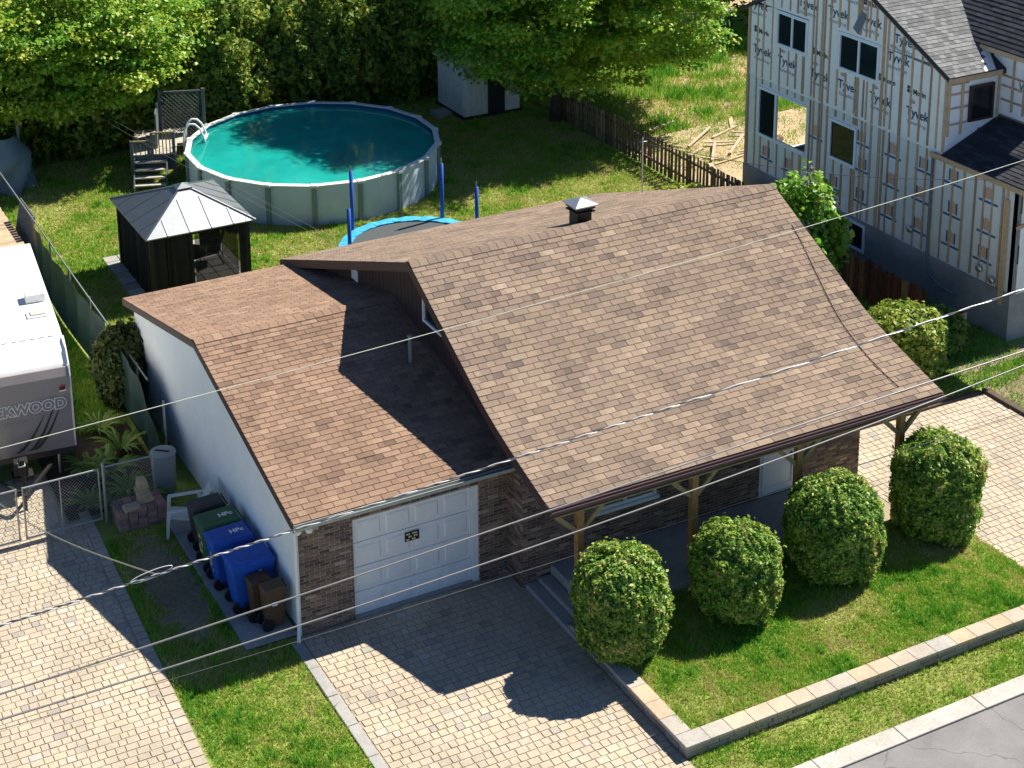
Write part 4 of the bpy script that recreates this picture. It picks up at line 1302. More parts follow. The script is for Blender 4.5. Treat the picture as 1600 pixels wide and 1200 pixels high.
# lumber offcuts in the neighbouring yard
m_lum = mat('raw_lumber', (.46, .38, .27), rough=.85, var=.15, vscale=6)
offs = [(21.6, 18.3, 1.7, .5), (22.2, 18.0, 2.2, .9), (22.9, 18.6, 1.4, -.3), (22.3, 17.2, 1.8, .2), (23.3, 18.2, 2.4, .7), (21.2, 16.6, 1.3, 1.2), (23.8, 19.6, 2.0, .4), (22.6, 19.4, 2.6, .6),
        (24.3, 18.9, 1.5, -.6), (21.9, 17.5, 1.2, -.8), (23.6, 17.6, 1.7, .1), (22.1, 21.0, 1.9, .35), (24.6, 20.3, 1.6, 1.0), (20.9, 17.3, 1.1, .3), (23.1, 16.9, 1.5, .95), (21.4, 19.3, 1.0, 2.2)]
for k, (x_, y_, L_, a_) in enumerate(offs):
    L_ *= .8
    dx, dy = math.cos(a_) * L_ / 2, math.sin(a_) * L_ / 2
    o = MB().bar((x_ - dx, y_ - dy, .05 + (k % 3) * .05), (x_ + dx, y_ + dy, .04 + ((k * 2) % 3) * .06), rnd.choice((.07, .09, .14)), .04).build('lumber_offcut', m_lum)
    tag(o, 'pale lumber offcut lying in the scatter on the dirt yard', 'lumber', 'lumber offcuts scattered on the dirt')
pile = thing('stone_heap', 'small heap of brown rocks among the lumber offcuts', 'rocks', (24.6, 18.2, 0))
for k in range(7):
    x_, y_ = 24.6 + rnd.uniform(-.5, .5), 18.2 + rnd.uniform(-.4, .4)
    s = rnd.uniform(.1, .22)
    MB().lathe([(s * .5, 0), (s, s * .4), (s * .8, s * .9), (s * .2, s * 1.1)], x_, y_, 7).build('rock', m_wood1, pile)

# ================================================================== LEFT SIDE
# ---- travel trailer
RA = math.radians(-6)
RM = Matrix.Translation((-2.25, 7.6, 0)) @ Matrix.Rotation(RA, 4, 'Z')
rv = thing('travel_trailer', 'white travel trailer with taupe front cap parked left of the fence', 'trailer', (-3.5, 10.5, 0))
m_rvw = mat('trailer_white', (.78, .78, .75), rough=.4, var=.05, vscale=4, var2=.1, v2scale=.8)
m_rvg = mat('taupe_gelcoat', (.29, .255, .24), rough=.22, spec=.5, var=.08, vscale=1.5, var2=.12, v2scale=.9)
m_rvd = mat('dark_decal', (.05, .045, .045), rough=.35)
sec = [(0.12, .85), (0.10, 2.2), (.12, 2.6), (.2, 2.72), (.45, 2.92), (.8, 3.05), (1.2, 3.1), (6.4, 3.1), (6.45, .75), (.3, .75)]
MB(RM).prism(sec, 'x', -2.48, 0).build('body', m_rvw, rv)
fc = [(0.0, .80), (-.03, 1.4), (-.03, 2.1), (.02, 2.5), (.1, 2.68), (.15, 2.68), (.118, 2.6), (.098, 2.2), (.118, .80)]
MB(RM).prism(fc, 'x', -2.46, -.02).build('front_cap', m_rvg, rv, bevel=.01)
MB(RM).box(-2.5, .02, .12, 6.4, .6, .75).build('skirt', m_rvd, rv)
for x_ in (-.012, -2.49):
    MB(RM).prism([(0.02, .8), (.14, .8), (.14, 2.7), (.22, 2.76), (.48, 2.96), (.8, 3.1), (.7, 3.1), (.4, 2.97), (.1, 2.72), (.0, 2.5)], 'x', x_, x_ + .03).build('corner_moulding', m_rvw, rv)
MB(RM).box(-.55, -.1, 2.75, 3.15, 3.1, 3.3).build('roof_vent', m_rvw, rv, bevel=.02)
sk = MB(RM).box(-.62, -.12, 1.9, 2.25, 3.1, 3.14).build('skylight_curb', m_rvw, rv, bevel=.03)
MB(RM).box(-.54, -.2, 1.96, 2.19, 3.14, 3.17).build('skylight', mat('smoked_dome', (.5, .5, .42), rough=.2), sk, bevel=.02)
MB(RM).box(-2.0, -1.3, 1.5, 2.3, 3.1, 3.36).build('air_conditioner', m_rvw, rv, bevel=.05)
for yy in (1.22, 3.6, 5.2):
    MB(RM).box(-2.44, -.04, yy, yy + .035, 3.1, 3.106).build('roof_seam', m_gutter, rv)
for k in range(11):
    MB(RM).box(-2.3 + k * .2, -2.19 + k * .2, .9, .93, 3.068, 3.08).build('drip_rail', m_gutter, rv)
for yy in (4.4, 5.6):
    MB(RM).lathe([(.09, 3.1), (.09, 3.16), (.05, 3.19)], -1.9 + yy * .1, yy, 12).build('plumbing_cap', m_rvw, rv, smooth=True)
ml_ = MB(RM).box(-.25, -.13, -.055, -.031, 2.22, 2.3).build('marker_light', mat('red_lens', (.16, .02, .015), rough=.2), rv)
MB(RM).box(-.26, -.12, -.05, -.0305, 2.18, 2.215).build('light_base', m_rvw, ml_)
xd, yd = RM.to_3x3() @ Vector((1, 0, 0)), Vector((0, 0, 1))
for body, sz, off, lift, m_ in (('ROCKWOOD', .33, .03, .006, m_rvw), ('ROCKWOOD', .33, .009, .012, m_rvg)):
    put_text(text_mesh(body, sz, .002, off), 'lettering', m_, rv, RM @ Vector((-1.16, -.032 - lift, 1.9)), xd, yd)
put_text(text_mesh('Signature', .16, .002, 0, .35), 'lettering', mat('pale_script', (.35, .33, .30)), rv, RM @ Vector((-1.3, -.036, 1.62)), xd, yd)
for k, (a, b) in enumerate(((-1.02, -.38), (-.92, -.28), (-1.3, -.62))):
    mb = MB(RM)
    n = 9
    vs = []
    for i in range(n):
        t = i / (n - 1)
        x_ = a + (b - a) * t
        z_ = .9 + (1.05 - k * .12) * t ** 1.5
        w_ = .09 * (1 - t) ** .6 + .006
        vs += [(x_, -.036, z_), (x_ + w_, -.036, z_)]
    mb.add(vs, [[2 * i, 2 * i + 1, 2 * i + 3, 2 * i + 2] for i in range(n - 1)])
    mb.build('swoosh', m_rvd, rv)
mb = MB(RM)
mb.bar((-2.0, -.01, .55), (-1.25, -1.1, .45), .06).bar((-.5, -.01, .55), (-1.25, -1.1, .45), .06)
mb.build('drawbar', m_gdark, rv)
MB(RM).tube([(-1.25, -.95, 0.02), (-1.25, -.95, .95)], .035, 10).build('tongue_jack', m_gdark, rv)
bt = MB(RM).box(-1.45, -1.0, -.6, -.25, .52, .62).build('battery_tray', m_gdark, rv)
MB(RM).box(-1.4, -1.1, -.58, -.3, .622, .95).build('battery_box', m_gdark, rv, bevel=.02)
MB(RM).box(-1.33, -1.2, -1.02, -.88, .9, 1.25).build('jack_head', m_gdark, rv, bevel=.02)
MB(RM).box(-1.34, -1.19, -1.03, -.87, 1.1, 1.13).build('jack_band', m_rvw, rv)
MB(RM).tube([(-.35, .3, .05), (-.35, .3, .72)], .03, 8).build('stabilizer_leg', m_galv, rv)
MB(RM).tube([(-2.1, .3, .05), (-2.1, .3, .72)], .03, 8).build('stabilizer_leg', m_galv, rv)
for s in (-2.36, -.34):
    for yy in (3.2, 4.1):
        mb = MB(RM @ Matrix.Translation((s, yy, .34)) @ Matrix.Rotation(PI / 2, 4, 'Y'))
        wh = mb.lathe([(.1, 0), (.33, .02), (.34, .2), (.1, .22)], 0, 0, 18).build('wheel', m_gdark, rv)

# ---- screened chain-link fence along the boundary
gf = thing('screened_fence', 'chain-link fence hung with dark green privacy screen left of the garage', 'fence', (-.45, 12, 0))
m_scr = mat('green_privacy_screen', (.012, .036, .038), rough=.55, var=.4, vscale=3, var2=.3, v2scale=1.2)
m_chain = mat('galvanised_wire', (.36, .38, .38), rough=.45, metal=.6)
FX = -.55
mb = MB()
NS = 60
vs = []
for i in range(NS + 1):
    y = 6.7 + (19.2 - 6.7) * i / NS
    sag = .08 * math.sin(i * 1.1) + .06 * math.sin(i * .37)
    top_ = 1.72 - (.9 if y < 8.4 else 0) * max(0, (8.4 - y) / 1.7)
    for zz, o_ in ((.03, .05), (.5, sag), (top_, .3 * sag)):
        vs.append((FX + o_ + .06 * math.sin(y * .7), y, zz))
mb.add(vs, [[3 * i + j, 3 * i + 3 + j, 3 * i + 4 + j, 3 * i + 1 + j] for i in range(NS) for j in range(2)])
mb.build('privacy_screen', m_scr, gf, smooth=True)
for k in range(7):
    y = 7.0 + k * 2.05
    MB().tube([(FX + .16, y, 0), (FX + .16, y, 1.7)], .028, 8).build('fence_post', m_chain, gf)
MB().tube([(FX + .16, 8.2, 1.66), (FX + .16, 24.5, 1.66)], .02, 8).build('top_rail', m_chain, gf)

def chain(mb, xa, xb, za, zb, y, dx=.075):
    """woven diamond wires in the plane y"""
    h = zb - za
    n = int((xb - xa + h) / dx)
    for s in (1, -1):
        for k in range(n + 1):
            x0 = xa - h + k * dx if s > 0 else xa + k * dx
            x1 = x0 + s * h
            p, q = (x0, za), (x1, zb)
            if p[0] > q[0]: p, q = q, p
            if q[0] <= xa or p[0] >= xb: continue
            def cut(lim, p, q):
                t = (lim - p[0]) / (q[0] - p[0])
                return (lim, p[1] + (q[1] - p[1]) * t)
            if p[0] < xa: p = cut(xa, p, q)
            if q[0] > xb: q = cut(xb, p, q)
            mb.bar((p[0], y + s * .002, p[1]), (q[0], y + s * .002, q[1]), .004, .004, upv=(0, 1, 0))
    return mb
GY = 5.55
def gate_leaf(xa, xb, label, brace):
    g = thing('chain_link_gate', label, 'gate', ((xa + xb) / 2, GY, 0), 'leaves of the drive gate')
    MB().tube([(xa, GY, .1), (xa, GY, 1.3)], .02, 8).build('stile', m_chain, g)
    MB().tube([(xb, GY, .1), (xb, GY, 1.3)], .02, 8).build('stile', m_chain, g)
    for zz in (.12, 1.28):
        MB().tube([(xa, GY, zz), (xb, GY, zz)], .02, 8).build('rail', m_chain, g)
    if brace:
        MB().tube([(brace, GY, .12), (brace, GY, 1.28)], .014, 8).build('mid_stile', m_chain, g)
    chain(MB(), xa, xb, .12, 1.28, GY).build('mesh_wire', m_chain, g, kind='stuff')
gate_leaf(-3.86, -2.28, 'right leaf of chain-link drive gate, latched beside the fern bed', -3.1)
gate_leaf(-5.6, -4.0, 'left leaf of chain-link drive gate, cut off by the picture edge', None)
cf = thing('chain_link_fence', 'short chain-link panel between the drive gate and grey barrel', 'fence', (-1.7, GY, 0))
for x_ in (-2.18, -1.1):
    MB().tube([(x_, GY, 0), (x_, GY, 1.4)], .034, 10).build('fence_post', m_chain, cf)
MB().tube([(-2.18, GY, 1.3), (-1.1, GY, 1.28)], .02, 8).build('top_rail', m_chain, cf)
chain(MB(), -2.15, -1.12, .1, 1.28, GY).build('mesh_wire', m_chain, cf, kind='stuff')

# ---- things stored by the garage wall
br = thing('waste_barrel', 'grey plastic barrel with flat lid by the garage wall', 'barrel', (-.72, 6.15, 0))
m_bar = mat('grey_plastic', (.26, .29, .30), rough=.5, var=.06)
MB().lathe([(.21, 0.01), (.24, .1), (.27, .85), (.27, .93)], -.72, 6.15, 24).build('body', m_bar, br, smooth=True)
ld = MB().lathe([(.285, .932), (.29, .95), (.285, .97), (.2, .985), (.02, .99)], -.72, 6.15, 24).build('lid', m_bar, br)
MB().bar((-.85, 6.25, 1.0), (-.6, 6.05, 1.0), .04, .02).build('handle', m_rvd, ld)

m_pb = mat('red_grey_brick', ramp=[(0, (.17, .135, .14)), (.5, (.30, .18, .155)), (1, (.38, .25, .2))], rough=.9, var=.25, vscale=25)
m_ps = mat('tan_block', ramp=[(0, (.36, .30, .22)), (1, (.52, .40, .25))], rough=.95, var=.2, vscale=20, bump=.6)
sp = thing('stacked_bricks', 'neat stack of reddish bricks with tan blocks on top by the gate', 'brick stack', (-1.6, 5.3, 0))
for lay in range(6):
    for i in range(5):
        for j in range(3):
            x_, y_ = -2.05 + i * .205, 5.0 + j * .2
            MB().box(x_ + rnd.uniform(0, .01), x_ + .195, y_ + rnd.uniform(0, .012), y_ + .19, lay * .075, lay * .075 + .068, rnd.random()).build('brick', m_pb, sp)
for k, (x_, y_, z_, w_, h_) in enumerate(((-1.75, 5.1, .45, .36, .07), (-1.4, 5.28, .45, .34, .1), (-1.42, 5.3, .55, .3, .1), (-1.45, 5.32, .65, .28, .1), (-1.43, 5.34, .75, .24, .1), (-1.44, 5.33, .85, .2, .1))):
    MB().hexa([(x_ - w_ / 2, y_ - .14, z_), (x_ + w_ / 2, y_ - .12, z_), (x_ + w_ / 2, y_ + .13, z_), (x_ - w_ / 2, y_ + .14, z_), (x_ - w_ / 2 + .02, y_ - .12, z_ + h_ - .002), (x_ + w_ / 2 - .02, y_ - .12, z_ + h_ - .002), (x_ + w_ / 2 - .02, y_ + .12, z_ + h_ - .002), (x_ - w_ / 2 + .02, y_ + .12, z_ + h_ - .002)], rnd.random()).build('block', m_ps, sp, bevel=.015)

# ---- resin garden chair
ch = thing('garden_chair', 'white slatted resin armchair leaning by the garage wall behind the bins', 'chair', (-.85, 4.45, .05))
CM = Matrix.Translation((-.83, 4.5, .055)) @ Matrix.Rotation(math.radians(-108), 4, 'Z')
m_res = mat('white_resin', (.55, .59, .58), rough=.5, var=.05)
for k in range(5):
    MB(CM).hexa([(-.24 + k * .1, -.26, .36), (-.16 + k * .1, -.26, .36), (-.16 + k * .1, .26, .28), (-.24 + k * .1, .26, .28), (-.24 + k * .1, -.26, .385), (-.16 + k * .1, -.26, .385), (-.16 + k * .1, .26, .305), (-.24 + k * .1, .26, .305)]).build('seat_slat', m_res, ch)
for k in range(6):
    MB(CM).hexa([(-.24 + k * .082, .25, .3), (-.175 + k * .082, .25, .3), (-.175 + k * .082, .28, .3), (-.24 + k * .082, .28, .3), (-.26 + k * .09, .6, .96), (-.19 + k * .09, .6, .96), (-.19 + k * .09, .63, .95), (-.26 + k * .09, .63, .95)]).build('back_slat', m_res, ch)
MB(CM).bar((-.28, .63, .93), (.29, .63, .93), .05, .05).build('top_bar', m_res, ch)
for s in (-.33, .33):
    a_ = MB(CM).hexa([(s - .05, -.3, .56), (s + .05, -.3, .56), (s + .04, .48, .62), (s - .04, .48, .62), (s - .05, -.3, .585), (s + .05, -.3, .585), (s + .04, .48, .645), (s - .04, .48, .645)]).build('arm', m_res, ch)
    MB(CM).hexa([(s - .06, -.36, 0), (s + .06, -.36, 0), (s + .05, -.3, 0), (s - .05, -.3, 0), (s - .05, -.32, .558), (s + .05, -.32, .558), (s + .05, -.24, .558), (s - .05, -.24, .558)]).build('leg', m_res, ch)
    MB(CM).hexa([(s - .03, .42, 0), (s + .03, .42, 0), (s + .03, .5, 0), (s - .03, .5, 0), (s - .03, .3, .6), (s + .03, .3, .6), (s + .03, .38, .6), (s - .03, .38, .6)]).build('leg', m_res, ch)

# ---- wheeled bins
def wheelie(x, y, w, d, h, rgb, label, mark, sticker=None, grp='wheeled bins beside the garage'):
    """lid opens towards the wall; front faces the lawn (-X)"""
    b = thing('wheeled_bin', label, 'bin', (x, y, .055), grp)
    mm = mat('bin_plastic', rgb, rough=.5, var=.14, vscale=9, var2=.16, v2scale=2)
    z0 = .055
    hx, hy = w / 2, d / 2
    body = MB().hexa([(x - hx * .74, y - hy * .8, z0 + .06), (x + hx * .78, y - hy * .8, z0 + .06), (x + hx * .78, y + hy * .8, z0 + .06), (x - hx * .74, y + hy * .8, z0 + .06),
                      (x - hx * .97, y - hy * .95, z0 + h - .1), (x + hx * .95, y - hy * .95, z0 + h - .1), (x + hx * .95, y + hy * .95, z0 + h - .1), (x - hx * .97, y + hy * .95, z0 + h - .1)])
    bo = body.build('body', mm, b, bevel=.03)
    MB().box(x - hx, x + hx * .97, y - hy, y + hy, z0 + h - .1, z0 + h - .055).build('rim', mm, b, bevel=.012)
    lid = MB().hexa([(x - hx * 1.05, y - hy * 1.02, z0 + h - .054), (x + hx, y - hy * 1.02, z0 + h - .054), (x + hx, y + hy * 1.02, z0 + h - .054), (x - hx * 1.05, y + hy * 1.02, z0 + h - .054),
                     (x - hx * .93, y - hy * .88, z0 + h), (x + hx * .9, y - hy * .88, z0 + h + .025), (x + hx * .9, y + hy * .88, z0 + h + .025), (x - hx * .93, y + hy * .88, z0 + h)]).build('lid', mm, b, bevel=.02)
    MB().hexa([(x - hx * .55, y - hy * .55, z0 + h + .004), (x + hx * .55, y - hy * .55, z0 + h + .016), (x + hx * .55, y + hy * .55, z0 + h + .016), (x - hx * .55, y + hy * .55, z0 + h + .004),
               (x - hx * .5, y - hy * .5, z0 + h + .016), (x + hx * .5, y - hy * .5, z0 + h + .03), (x + hx * .5, y + hy * .5, z0 + h + .03), (x - hx * .5, y + hy * .5, z0 + h + .016)]).build('lid_panel', mm, lid)
    MB().tube([(x + hx * 1.06, y - hy * .8, z0 + h - .03), (x + hx * 1.06, y + hy * .8, z0 + h - .03)], .017, 8).build('handle', mm, b)
    for s in (-1, 1):
        wm = MB(Matrix.Translation((x - hx * .72, y + s * hy * .72, z0 + .13)) @ Matrix.Rotation(PI / 2, 4, 'X'))
        wm.lathe([(.05, -.03), (.13, -.03), (.13, .03), (.05, .03)], 0, 0, 16).build('wheel', m_gdark, b)
    if mark:
        t = text_mesh(mark, .17, .002, .006)
        put_text(t, 'lettering', m_rvw, lid, (x + hx * .35, y - .02, z0 + h + .034), (1, 0, .02), (0, 1, 0))
    if sticker:
        r_ = random.Random(len(label))
        fx_ = lambda zz: x - hx * (.74 + .23 * (zz - .06) / (h - .16)) - .012
        for k in range(9):
            zz = r_.uniform(.3, .8)
            yy = y - hy * .5 + r_.random() * d * .4
            s_ = r_.uniform(.03, .09)
            MB().hexa([(fx_(zz) - .003, yy, z0 + zz), (fx_(zz), yy, z0 + zz), (fx_(zz), yy + s_, z0 + zz), (fx_(zz) - .003, yy + s_, z0 + zz),
                       (fx_(zz + s_) - .003, yy, z0 + zz + s_), (fx_(zz + s_), yy, z0 + zz + s_), (fx_(zz + s_), yy + s_, z0 + zz + s_), (fx_(zz + s_) - .003, yy + s_, z0 + zz + s_)]).build('sticker', r_.choice((m_orap, m_rvw, m_signw)), bo)
    return b
wheelie(-.56, 3.72, .72, .5, .95, (.03, .03, .035), 'dark grey wheeled bin half hidden behind the green bin', None)
wheelie(-.58, 2.93, .84, .62, 1.05, (.03, .11, .045), 'green wheeled bin with white initials on the lid', 'HPc', True)
wheelie(-.58, 2.27, .86, .62, 1.05, (.012, .085, .42), 'blue wheeled bin with white initials next to the green bin', 'HPc', True)
bl = wheelie(-.5, 1.38, .88, .64, 1.06, (.012, .09, .44), 'blue wheeled bin with plain lid nearest the brown bins', None)
MB().box(-.42, -.36, 1.04, 1.047, .88, .94).build('recycling_mark', m_rvw, bl)
wheelie(-.5, .88, .42, .36, .86, (.085, .05, .03), 'small brown bin squeezed between blue bin and front brown bin', None)
bn = wheelie(-.36, .5, .44, .36, .88, (.10, .06, .035), 'small brown bin nearest the street by the downspout', None)
MB().box(-.44, -.34, .3, .312, .6, .68).build('recycling_mark', m_rvw, bn)

# ---- left neighbour's corner at the back
nd = thing('timber_deck', 'sunlit plank deck at the left picture edge behind the trailer', 'deck', (-1.3, 22, 0))
for k in range(28):
    MB().box(-4.5, -.52 + .01 * (k % 3), 19.9 + k * .145, 20.03 + k * .145, .56, .6, rnd.random()).build('deck_board', m_fur, nd)
MB().box(-4.5, -.55, 19.86, 19.895, .2, .59).build('skirt', m_bluep, nd)
MB().box(-4.4, -.6, 20, 23.9, 0.1, .55).build('joist_frame', m_wood1, nd)
tp = thing('tarpaulin_heap', 'blue-grey tarpaulin draped over a tall bulky shape at the upper left', 'tarpaulin', (.3, 26.2, 0))
m_tarp = mat('grey_blue_tarp', (.17, .23, .26), rough=.6, var=.2, vscale=2, bump=.6, bscale=4)
vs, fs = [], []
for i in range(13):
    for j in range(17):
        u, w_ = i / 12, j / 16
        a = -PI * .2 + w_ * PI * 1.4
        r_ = (.55 + .12 * math.sin(a * 5 + i) * u) * (0.45 + .55 * min(1, u * 2.2))
        vs.append((.35 + r_ * 1.5 * math.cos(a + PI), 26.6 + r_ * 1.7 * -math.sin(a), 1.75 * (1 - u) ** .7 + .02))
for i in range(12):
    for j in range(16):
        fs.append([i * 17 + j, i * 17 + j + 1, (i + 1) * 17 + j + 1, (i + 1) * 17 + j])
MB().add(vs, fs).build('cover', m_tarp, tp, smooth=True)
rp = thing('ribbed_panel', 'ribbed dark grey panel leaning on the fence beside the plank deck', 'panel', (-.2, 21.3, 0))
for k in range(9):
    MB().hexa([(-.42, 20.3 + k * .2, .02), (-.38, 20.3 + k * .2, .02), (-.38, 20.47 + k * .2, .02), (-.42, 20.47 + k * .2, .02), (-.12, 20.35 + k * .2, 1.25), (-.08, 20.35 + k * .2, 1.25), (-.08, 20.52 + k * .2, 1.25), (-.12, 20.52 + k * .2, 1.25)]).build('rib_board', m_dgrey, rp)
pl = tag(MB().tube([(.95, 27.0, 0), (.95, 27.0, 1.9), (.85, 27.0, 2.6)], .05, 10).build('steel_pole', m_gutter), 'grey steel pole beside the tarpaulin at the upper left', 'pole')

# ================================================================== CABLES over the street
m_cab = mat('aluminium_cable', (.22, .215, .21), rough=.4, metal=.3)
m_cabk = mat('black_cable', (.07, .07, .07), rough=.45)
def smooth_pts(pts, n=60):
    ts = np.linspace(0, 1, len(pts))
    P = np.array(pts)
    q = np.linspace(0, 1, n)
    deg = min(len(pts) - 1, 3)
    return np.stack([np.polyval(np.polyfit(P[:, 0], P[:, k], deg), np.interp(q, ts, P[:, 0])) if k else np.interp(q, ts, P[:, 0]) for k in range(3)], 1)
def cable(pts, r, m, label, twist=None, ext=(-12, 20)):
    P = smooth_pts(pts)
    a, b = P[0], P[-1]
    da, db = (P[1] - P[0]) / np.linalg.norm(P[1] - P[0]), (P[-1] - P[-2]) / np.linalg.norm(P[-1] - P[-2])
    P = np.vstack([a - da * 14 + [0, 0, .5], a - da * 6 + [0, 0, .1], P, b + db * 6, b + db * 16 + [0, 0, .4]])
    if twist is None:
        o = MB().tube([tuple(p) for p in P], r, 7).build('overhead_cable', m, smooth=True)
        return tag(o, label, 'cable', 'cables above the street')
    root = thing('overhead_cable', label, 'cable', tuple(P[0]), 'cables above the street')
    n = 1100
    s = np.linspace(0, 1, n)
    Q = np.stack([np.interp(s, np.linspace(0, 1, len(P)), P[:, k]) for k in range(3)], 1)
    for k in range(len(twist)):
        ph = s * 230 + 2 * PI * k / len(twist)
        MB().tube([tuple(q + np.array([0, math.cos(f), math.sin(f)]) * r * .95) for q, f in zip(Q, ph)], r, 6).build('strand', twist[k], root, smooth=True)
    return root
cable([(-6.79, -8.5, 7.81), (-4.98, -8.5, 7.83), (-3.21, -8.5, 7.97), (-.14, -8.5, 8.12), (2.88, -8.5, 8.22), (8.75, -8.5, 8.56)], .0085, m_cab, 'uppermost twisted cable crossing from the garage gutter over the porch roof', (mat('bare_strand', (.6, .6, .6), rough=.35, metal=.3), m_cabk))
lp = MB().tube([(-5.0 + .26 * math.cos(2 * PI * k / 24), -8.5, 7.9 + .05 * math.sin(2 * PI * k / 24) + .03 * math.cos(2 * PI * k / 24)) for k in range(24)], .004, 6, closed=True).build('cable_loop', m_rvw)
tag(lp, 'small white slack loop tied to the twisted cable where the service drop joins', 'cable')
cable([(-6.87, -8.5, 6.91), (-3.48, -8.5, 7.01), (.44, -8.5, 7.18), (4.57, -8.5, 7.35), (8.86, -8.5, 7.5)], .012, m_cab, 'thick pale cable passing across the porch eave, upper of the two')
cable([(-6.89, -8.5, 6.57), (-3.16, -8.5, 6.6), (.84, -8.5, 6.73), (5.17, -8.5, 6.97), (8.88, -8.5, 7.25)], .011, m_cab, 'thick pale cable just below, crossing the porch posts')
cable([(-6.9, -8.6, 6.52), (-2.29, -8.6, 6.45), (.05, -8.6, 6.44), (1.87, -8.6, 6.47), (5.2, -8.6, 6.47), (8.9, -8.6, 6.5)], .0045, m_cabk, 'thin dark cable lowest of all, crossing the brick wall')
cable([(-6.59, -8.5, 10.0), (-4.45, -8.5, 10.04), (-1.12, -8.5, 10.17), (4.53, -8.5, 10.41), (8.53, -8.5, 10.68)], .0045, mat('pale_wire', (.6, .62, .5), rough=.5), 'thin pale wire highest of all, crossing the shaded garage roof')
sd = []
for k in range(40):
    t = k / 39
    p = Vector((-4.94, -8.5, 7.88)).lerp(Vector((-5.3, 3.6, 3.0)), t)
    p.z -= .25 * math.sin(PI * t)
    sd.append(tuple(p))
tag(MB().tube(sd, .009, 7).build('service_drop', m_cab, smooth=True), 'pale service cable dropping from the street lines towards the left neighbour', 'cable')
cl = thing('clothesline', 'double clothesline strung from the house to the trees over the gazebo', 'clothesline', (5.7, 11.2, 2.5))
for o_ in (0, .16):
    pts = []
    for k in range(30):
        t = k / 29
        p = Vector((5.7, 11.2, 2.52 + o_)).lerp(Vector((2.8, 30, 2.05 + o_)), t)
        p.z -= .12 * math.sin(PI * t) * (1 if o_ == 0 else .6)
        pts.append(tuple(p))
    MB().tube(pts, .006, 6).build('line', m_cab, cl)
MB().lathe([(.05, 0), (.06, .03), (.05, .06)], 5.7, 11.15, 10).build('pulley', m_galv, cl).location.z += .02
wy = []
for k in range(40):
    t = k / 39
    p = Vector((13.0, 8.4, 4.95)).lerp(Vector((20.2, 2.3, 4.65)), t)
    p.z -= .35 * math.sin(PI * t)
    wy.append(tuple(p))
tag(MB().tube(wy, .009, 6).build('telephone_wire', m_cabk, smooth=True), 'thin dark wire sagging from the antenna mast past the unfinished house', 'cable')

# ================================================================== VEGETATION
def shell_points(n, rx, rz, power, rng, rough=.06, depth=.2, zmin=-1.0, seed=0):
    """points on and just below the surface of a clipped, rounded-barrel shrub; returns offsets and outward normals"""
    d = unit(rng.normal(size=(n, 3)))
    d = d[d[:, 2] > zmin]
    den = (np.abs(np.hypot(d[:, 0], d[:, 1])) ** power + np.abs(d[:, 2]) ** power) ** (1 / power)
    P = d / den[:, None]
    az = np.arctan2(d[:, 1], d[:, 0])
    bump = vnoise(az * 3 + 20, P[:, 2] * 4 + 20, seed) - .5 + .9 * (vnoise(az * 9 + 20, P[:, 2] * 11 + 20, seed + 1) - .5)
    s = 1 + rough * 2 * bump - depth * rng.random(len(d)) ** 2.2
    s = s + (rng.random(len(d)) < .012) * rng.uniform(.03, .12, len(d))
    N = unit(np.stack([P[:, 0] / rx, P[:, 1] / rx, np.sign(P[:, 2]) * np.abs(P[:, 2]) ** (power - 1) / rz], 1))
    return P * s[:, None] * np.array([rx, rx, rz]), N, bump

def shrub(name, label, cat, loc, rx, h, n, m, seed, power=2.6, size=.042, aspect=1.9, rough=.06, depth=.34, group=None, tone=(.5, .22), trunk=True, squash=1.0, zlift=0.0, upn=.35):
    rng = np.random.default_rng(seed)
    t = thing(name, label, cat, loc, group)
    P, N, b = shell_points(n, rx, h / 2, power, rng, rough, depth, -.97, seed)
    P = P * np.array([1, squash, 1])
    C = P + np.array(loc) + np.array([0, 0, h / 2 + zlift])
    nr = unit(N * .55 + rng.normal(size=C.shape) * .55 + np.array([0, 0, upn]))
    sz = size * rng.uniform(.6, 1.4, len(C))
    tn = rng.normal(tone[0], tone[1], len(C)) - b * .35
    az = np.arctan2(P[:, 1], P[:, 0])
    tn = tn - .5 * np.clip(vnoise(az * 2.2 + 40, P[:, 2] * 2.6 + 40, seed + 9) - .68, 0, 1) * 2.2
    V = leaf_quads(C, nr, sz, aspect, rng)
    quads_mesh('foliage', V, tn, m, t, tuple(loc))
    if trunk:
        MB().tube([(loc[0], loc[1], loc[2] - .05), (loc[0] + .02, loc[1], loc[2] + h * .45)], [.07, .04], 8).build('trunk', m_bark, t)
        for k in range(7):
            a = k * 2.4
            MB().tube([(loc[0], loc[1], loc[2] + .15 + k * .12), (loc[0] + math.cos(a) * rx * .7, loc[1] + math.sin(a) * rx * .7, loc[2] + h * .45 + k * .1)], [.03, .012], 6).build('branch', m_bark, t)
    return t

# four clipped thujas on the front lawn
TH = (.52, .26)
G4 = 'clipped globe shrubs along the front lawn'
shrub('topiary_shrub', 'barrel-shaped clipped evergreen nearest the paved drive, overhanging the retaining wall', 'shrub', (4.92, -3.33, .2), .87, 1.95, 42000, m_thuja, 1, tone=TH, group=G4, power=2.8, rough=.07)
shrub('topiary_shrub', 'smaller rounded clipped evergreen, second from the paved drive', 'shrub', (7.4, -3.42, .2), .82, 1.8, 39000, m_thuja, 2, tone=TH, group=G4, power=2.7, rough=.08)
shrub('topiary_shrub', 'broad clipped evergreen in front of the white front door, third from the drive', 'shrub', (9.88, -3.2, .18), .92, 1.95, 42000, m_thuja, 3, tone=TH, group=G4, power=2.8, rough=.075)
shrub('topiary_shrub', 'tall clipped evergreen beside the rightmost porch post', 'shrub', (12.68, -2.98, .1), .88, 2.1, 42000, m_thuja, 4, tone=TH, group=G4, power=3.1, rough=.09)

